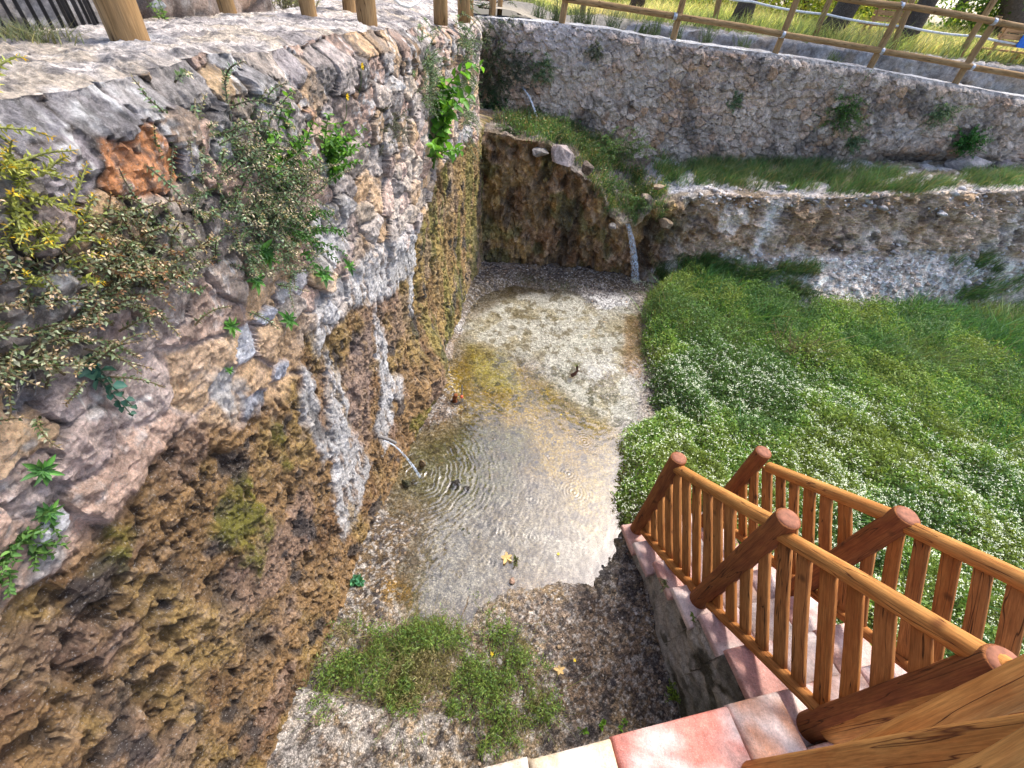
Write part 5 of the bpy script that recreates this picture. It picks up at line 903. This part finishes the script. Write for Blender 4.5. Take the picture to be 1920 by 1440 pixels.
rope_run('thinner post and rope fence on the far side of the upper path', [Q1, Q2, Q3, Q4], .038, .8, [cat(Q1, Q2, .55, .10), cat(Q2, Q3, .33, .22), cat(Q3, Q4, .50, .05)])
cf = empty('corner_post_pair', tuple(on((922, 29), 1, 6.6))); put(cf, 'two pine posts standing together behind the wall corner', 'posts')
for p in ((922, 30), (936, 29)): q = on(p, 1, 6.6 if p[0] < 930 else 6.9); log('post', q - [0, 0, .1], q + [.01, 0, .75], .042 if p[0] < 930 else .032, .04 if p[0] < 930 else .03, M_woodp, cf, 12, 8)
bn_ = empty('litter_bin', tuple(on((909, 16), 1, 7.6))); put(bn_, 'slatted wooden litter bin behind the corner posts', 'bin'); c_ = on((909, 16), 1, 7.6)
for i in range(10):
    a_ = i / 10 * 2 * math.pi; o_ = np.array([math.cos(a_), math.sin(a_), 0]) * .075; log('slat', c_ + o_ + [0, 0, 0], c_ + o_ + [0, 0, .36], .017, .017, M_woodr, bn_, 8, 4)
V, Q, T, G = tube([c_ + [0, 0, .06], c_ + [0, 0, .34]], [.07, .07], 12, 0); under(raw('liner', V, Q, T, M_iron), bn_)
# iron pickets and the masonry at the top left
ir = empty('iron_fence', tuple(zp((200, 62)))); put(ir, 'black iron picket fence at the top left corner', 'fence')
A_, B_, C_ = zp((-60, 60), 2.70), zp((204, 60), 2.70), zp((118, 46), 2.69)
def picket(q): V, Q, T, G = tube([q - [0, 0, .05], q + [0, 0, .55]], [.0055, .0055], 6, 0); under(raw('picket', V, Q, T, M_iron), ir)
for i in range(13): picket(A_ + (B_ - A_) * (i / 12))
for i in range(1, 7): picket(B_ + (C_ - B_) * (i / 6))
for z in (.5,):
    for a_, b_ in ((A_, B_), (B_, C_)): V, Q, T, G = tube([a_ + [0, 0, z], b_ + [0, 0, z]], [.007, .007], 6, 0); under(raw('cross_bar', V, Q, T, M_iron), ir)
def rubble_wall(name, lab, a_, b_, z0, z1, th, rad, pal, seed, n=2500, res=.02, cat_='wall'):
    """a free-standing rubble wall from a to b (seen face first)"""
    a_ = np.array([a_[0], a_[1], 0.]); b_ = np.array([b_[0], b_[1], 0.]); L_ = np.linalg.norm(b_ - a_); d_ = (b_ - a_) / L_; nr = np.array([d_[1], -d_[0], 0]); e = empty(name, tuple(a_ + d_ * L_ / 2 + [0, 0, z0])); put(e, lab, cat_, None, 'thing')
    nu, nv = max(8, int(L_ / res)), max(8, int((z1 - z0 + th) / res)); U, Vv = np.meshgrid(np.linspace(0, L_, nu), np.linspace(0, z1 - z0 + th + .1, nv), indexing='ij'); Hh = z1 - z0
    sd_ = poisson(-.1, L_ + .1, -.1, Hh + th + .2, lambda x, y: rad, n); sid, hm, em = masonry(U, Vv, sd_[:, :2], sd_[:, 2], .03, .03, .12); k_ = pal[np.random.default_rng(seed).integers(0, len(pal), len(sd_))] * np.random.default_rng(seed + 1).uniform(.8, 1.2, (len(sd_), 1))
    kc = mix(np.broadcast_to(c3(.30, .27, .25), (*U.shape, 3)), k_[sid], ss(.06, .25, em)); kc = mix(kc, c3(.07, .06, .06), ss(.08, 0, em) * .5); kc = mix(kc, c3(.55, .54, .53), .5 * ss(.04, .16, fbm(U * 5, Vv * 5, seed, 4)))
    hgt = np.minimum(Vv, Hh); bk = np.clip(Vv - Hh, 0, th); dn = np.maximum(Vv - Hh - th, 0); h = hm + .03 * fbm(U * 12, Vv * 12, seed + 3, 4)
    ed = ss(0, .10, U) * ss(L_, L_ - .10, U); P = a_ + U[..., None] * d_ + nr * ((h * (Vv < Hh) - bk) - (1 - ed) * th * .3)[..., None]; P[..., 2] = z0 + hgt + h * (Vv >= Hh) - dn - (1 - ed) * .08 * (Vv >= Hh)
    under(raw('rubble_face', P.reshape(-1, 3), grid(*U.shape), None, M_rock, None, kc.reshape(-1, 3)), e)
    # ends
    for j in (0, -1):
        pr = P[j]; i_ = np.arange(nv); back = pr.copy(); back[:, :2] = (pr - nr * 0)[:, :2]; mid = pr.mean(0); V = np.vstack([pr, mid]); T = np.stack([i_[:-1], i_[1:], np.full(nv - 1, nv)], 1); under(raw('wall_end', V, None, T if j == 0 else T[:, ::-1], M_rock, None, np.vstack([kc[j], kc[j].mean(0)])), e)
    return e
GPAL = np.array([(.36, .33, .31), (.42, .38, .35), (.30, .28, .27), (.40, .33, .27)])
rubble_wall('rubble_wall', 'low grey rubble wall half hidden behind the rail fence', (.55, 8.25), (10.5, 8.25 + .5), 2.0, 2.57, .3, .075, GPAL, 60, 2500, .028)
wa, wb = zp((-80, 38), 2.68), zp((268, 40), 2.68); rubble_wall('rubble_wall', 'rough grey wall behind the iron pickets at top left', wa, wb, 2.6, 3.4, .2, .12, GPAL, 70, 700, .02)
wa, wb = zp((272, 30), 2.67), zp((528, 28), 2.64); rubble_wall('rubble_wall', 'dark rubble plinth behind the thin posts at the top left', wa, wb, 2.55, 3.0, .25, .07, GPAL * [1, .85, .75], 80, 900, .02)
q = zp((296, 12), 2.74); boulder('stone', 'white stone on the path in front of the rubble plinth', q, (.035, .03, .028), (.7, .7, .68), 90)
q = zp((310, 46), 2.69); plant('path_weed', 'small green weed growing on the upper path beside the thick post', 'plant', q, (0, 0, 1), 4, .09, (.022, .012), [(.2, .32, .10)], (.2, .25, .1), .2, .8, .3, .3, 6, (.006, .006), seed=51, big=True)
g = np.random.default_rng(77); n = 700; t_ = g.random(n); q = zp((-30, 85), 2.70) + (zp((100, 88), 2.70) - zp((-30, 85), 2.70)) * t_[:, None] + g.normal(0, .04, (n, 3)) * [1, 1, 0]; ac = Acc(); blades(ac, q - [0, 0, .01], g.uniform(.02, .08, n), g.normal(0, .6, (n, 3)) * [1, 1, 0], .0018, pick([(.22, .25, .12), (.30, .28, .14)], n, g), g); put(ac.build('dry_grass', M_grass), 'pale grass tuft at the foot of the iron pickets', 'grass', None, 'stuff')
q = zp((548, 14), 2.66); plant('pale_bush', 'pale dusty bush at the right end of the rubble plinth', 'shrub', q, (0, 0, 1), 60, .28, (.02, .01), [(.40, .40, .24), (.34, .36, .18)], (.3, .26, .16), .3, .6, .6, .3, 12, (.06, .06), seed=52)
# herbs behind the far wall
for i, (p, r_) in enumerate([((1010, 28), .13), ((1044, 30), .16), ((1084, 38), .13), ((1103, 40), .17), ((1146, 47), .15), ((1200, 55), .10), ((1228, 58), .14), ((1268, 68), .13), ((1325, 78), .17), ((1390, 92), .14), ((1560, 115), .10)]):
    q = on(p, 1, 7.2); plant('upright_herb', ['grey green herb left of the second rail post, growing closest to it', 'tall narrow herb touching the second rail post on its left', 'pale herb between the two rear posts', 'bushy herb right of the rear post', 'lone spiky herb in the middle of the gap before the low wall', 'small herb in front of the left end of the low wall', 'tall herb in front of the low wall boulders', 'herb at the foot of the third rail post', 'grassy herb right of the third rail post', 'herb left of the fourth rail post', 'tiny herb between the fourth and fifth rail posts'][i], 'plant', [q[0], q[1], q[2] - .06], (0, 0, 1), 26, r_ * 1.6, (.03, .007), [(.14, .22, .11), (.12, .19, .10), (.18, .24, .10)], (.12, .13, .06), .2, 1.0, .25, .1, 12, (.04, .03), seed=60 + i, ang=.5)

# =================================================================== MEADOW, BENCHES, TREES
g = np.random.default_rng(88); n = 60000; x = g.uniform(-2, 13, n); y = g.uniform(8.6, 16, n); u_, v_, dp = proj(np.stack([x, y, 0 * x + 2.7], 1)); k = (u_ > 930) & (u_ < 2050) & (v_ > -80) & (fbm(x * 1.2, y * 1.2, 290, 3) > -.16 + .10 * ss(2.5, -1, x)); x, y = x[k], y[k]; n = len(x); tn = fbm(x * .9, y * .9, 291, 4)
ac = Acc(); kc = mix(pick([(.44, .50, .17), (.56, .55, .23), (.34, .42, .16)], n, g, .4), c3(.74, .66, .38), ss(-.02, .14, tn)); kc = mix(kc, c3(.20, .27, .13), ss(9.6, 8.8, y) * .6)
blades(ac, np.stack([x, y, up_h(x, y) - .03], 1), g.uniform(.06, .24, n) * ss(-2, 3, x) + .05, np.stack([.3 + .8 * g.normal(0, 1, n), .8 * g.normal(0, 1, n), .3 * g.normal(0, 1, n)], 1), g.uniform(.005, .010, n), kc, g); put(ac.build('meadow_grass', M_crown), 'sunlit dry meadow grass under the trees beyond the low wall', 'grass', None, 'stuff')
def plank(name, c, ax, ay, az, sx, sy, sz, mat, parent):
    import bmesh
    bm = bmesh.new(); bmesh.ops.create_cube(bm, size=1); bmesh.ops.bevel(bm, geom=bm.edges[:], offset=.06, segments=2, affect='EDGES'); V = np.array([v.co[:] for v in bm.verts]); F_ = [[v.index for v in f_.verts] for f_ in bm.faces]; bm.free()
    P = np.array(c) + V[:, :1] * sx * np.array(ax) + V[:, 1:2] * sy * np.array(ay) + V[:, 2:] * sz * np.array(az); G = np.stack([V[:, 1] * sy + LOGN[0] * .31, V[:, 2] * sz + LOGN[0] * .17, V[:, 0] * sx + LOGN[0]], 1); LOGN[0] += 1
    o = raw(name, P, [f_ for f_ in F_ if len(f_) == 4], [f_ for f_ in F_ if len(f_) == 3], mat, None, None, False, G)
    return under(o, parent) if parent else o
def bench(lab, c, yaw, wd, mat):
    e = empty('garden_bench', tuple(c)); put(e, lab, 'bench'); c = np.array(c); ax = np.array([math.cos(yaw), math.sin(yaw), 0]); ay = np.array([-math.sin(yaw), math.cos(yaw), 0]); az = np.array([0, 0, 1.])
    for i in range(3): plank('back_slat', c - ay * (.10 - .012 * i) + az * (.30 + .075 * i), ax, ay, az, wd, .022, .062, mat, e)
    for i in range(3): plank('seat_slat', c + ay * (-.03 + .085 * i) + az * .215, ax, ay, az, wd * 1.12, .075, .022, mat, e)
    for s in (-.42, .42):
        plank('leg', c + ax * wd * s - ay * .10 + az * .22, ax, ay, az, .035, .035, .50, mat, e); plank('leg', c + ax * wd * s + ay * .14 + az * .10, ax, ay, az, .035, .035, .20, mat, e)
    return e
M_plank = wood('bench_plank', (.62, .36, .17), (.52, .28, .12))
q = on((1648, 84), 1, 10.0); bench('slatted wooden bench seen from behind under the trees', q + [0, 0, .02], -.05, .74, M_plank)
q = on((1858, 138), 1, 9.1); q[2] = max(q[2], float(up_h(q[0], q[1])) - .10); bb = bench('slatted wooden bench at the right edge with the blue cloth on it', q + [0, 0, .0], -.05, .62, M_plank)
q2 = q + np.array([.12, -.14, .37]); put(plank('blue_cloth', q2, (1, 0, .0), (0, 1, 0), (0, 0, 1), .30, .02, .20, M_blue, None), 'bright blue cloth hung over the back of the bench at the right edge', 'cloth')
def crown(acc, c, r, n, ls, pal, g, hollow=.35):
    k = 26; cl = unit(g.normal(0, 1, (k, 3))) * (g.uniform(.3, 1, (k, 1)) ** .5); w_ = g.integers(0, k, n); P = cl[w_] * .78 + g.normal(0, .22, (n, 3)); tone = g.uniform(.7, 1.25, k)[w_]; D = g.normal(0, 1, (n, 3)) + [0, 0, -.2]
    diamonds(acc, np.array(c) + P * np.array(r), D, g.uniform(.7, 1.3, n) * ls, g.uniform(.7, 1.3, n) * ls * .5, pick(pal, n, g, .2) * tone[:, None], .15, g)
def tree(lab, base, tip, r_, top, cr, nl, pal, seed, fork=False, ls=.10, name='tree'):
    g = np.random.default_rng(1500 + seed); base = np.array(base); tip = np.array(tip); e = empty(name, tuple(base)); put(e, lab, 'tree'); d_ = unit(tip - base); s = np.linspace(0, 1, 12)[:, None]; L_ = top - base[2]; end = base + d_ * L_ / max(d_[2], .5); pts = base - [0, 0, .1] + (end - base) * s + np.cumsum(g.normal(0, .02, (12, 3)) * [1, 1, 0], 0); ac = Acc()
    V, Q, T, G = tube(pts, r_ * (1.25 - .75 * s[:, 0]) + r_ * .35 * np.exp(-s[:, 0] * 14), 12, .12); bk = np.broadcast_to(c3(.085, .065, .05), (len(V), 3)); ac.add(V, Q, T, bk)
    for i in range(6 if not fork else 7):
        t0 = g.uniform(.45, .95) if not (fork and i == 0) else .30; p0 = pts[int(t0 * 11)]; a_ = g.uniform(0, 6.3) if not (fork and i == 0) else .2; d2 = np.array([math.cos(a_), math.sin(a_), g.uniform(.5, 1.1)]); ln = g.uniform(.7, 1.3) * max(cr[0], .6); sp = np.linspace(0, 1, 7)[:, None]; q = p0 + d2 * ln * sp + np.cumsum(g.normal(0, .03, (7, 3)), 0); V, Q, T, G = tube(q, r_ * (.5 - .38 * sp[:, 0]), 8, .1); ac.add(V, Q, T, np.broadcast_to(c3(.085, .065, .05), (len(V), 3)))
    under(ac.build('trunk', M_bark), e); ac = Acc(); crown(ac, end + [0, 0, cr[2] * .45], cr, nl, ls, pal, g); under(ac.build('crown', M_crown), e); return e
YG = [(.34, .42, .07), (.42, .46, .09), (.26, .36, .06), (.48, .46, .12)]; DG = [(.10, .19, .04), (.13, .23, .05), (.17, .27, .06)]
for i, (b, t_, Y, r_, top, cr, pal, fk, lab) in enumerate([((985, 14), (986, -20), 9.5, .10, 6.199999999999999, (1.2, 1.2, .8), DG, 0, 'tree with a straight dark trunk behind the wall corner'), ((1192, 12), (1203, -30), 10, .085, 6.300000000000001, (1.3, 1.3, .8), DG, 0, 'slim dark trunked tree behind the left end of the low wall'), ((1383, 46), (1400, 0), 9.6, .12, 6.4, (1.4, 1.2, .9), DG, 0, 'stout dark trunked tree left of the fourth rail post'), ((1548, 66), (1592, 0), 9.7, .13, 6.6, (1.5, 1.4, .9), YG, 0, 'leaning dark trunked tree left of the wooden bench'), ((1690, 86), (1745, 5), 9.75, .11, 6.5, (1.4, 1.3, .9), YG, 1, 'forked leaning tree right of the wooden bench'), ((1900, 62), (1912, 0), 12.4, .17, 6.6, (1.8, 1.6, 1.0), DG, 1, 'thick trunked tree at the top right corner')]):
    tree(lab, on(b, 1, Y), on(t_, 1, Y), r_, top, cr, 2600, pal, i, bool(fk))
for i in range(22):
    gx_ = g.uniform(-9, 17) if i > 13 else 1.2 + i * 1.0; gy_ = g.uniform(12.2, 15.5) if i <= 13 else g.uniform(15, 22); hgt = g.uniform(.9, 1.5) * (1 if gx_ > 1 else .55); rt = empty('thicket_shrub', (gx_, gy_, float(up_h(gx_, gy_)))); put(rt, 'one of the yellow green sunlit shrubs massed behind the trees', 'shrub', 'shrubs massed behind the trees')
    ac = Acc(); crown(ac, (gx_, gy_, float(up_h(gx_, gy_)) + hgt * .55), (1.1, .9, hgt), 3800, .085, YG if g.random() < .75 else DG, g); under(ac.build('foliage', M_crown), rt)
    ac = Acc()
    for k_ in range(5): thin(ac, np.array([[gx_, gy_, float(up_h(gx_, gy_)) - .05], [gx_ + g.normal(0, .2), gy_ + g.normal(0, .2), float(up_h(gx_, gy_)) + hgt * .5], [gx_ + g.normal(0, .5), gy_ + g.normal(0, .4), float(up_h(gx_, gy_)) + hgt]]), .03, .01, (.09, .07, .05))
    under(ac.build('branches', M_bark), rt)
for i in range(10):
    gx_ = -6 + i * 3.0 + g.uniform(-.8, .8); gy_ = g.uniform(19, 26); z_ = float(up_h(gx_, gy_)); tree('tall wooded tree closing the view far behind the meadow', (gx_, gy_, z_), (gx_ + g.normal(0, .1), gy_, z_ + 1), .16, z_ + 2.6, (2.1, 1.8, 2.2), 5200, YG if i % 2 else DG, 40 + i, False, .15, 'far_tree')['group'] = 'wooded trees far behind the meadow'
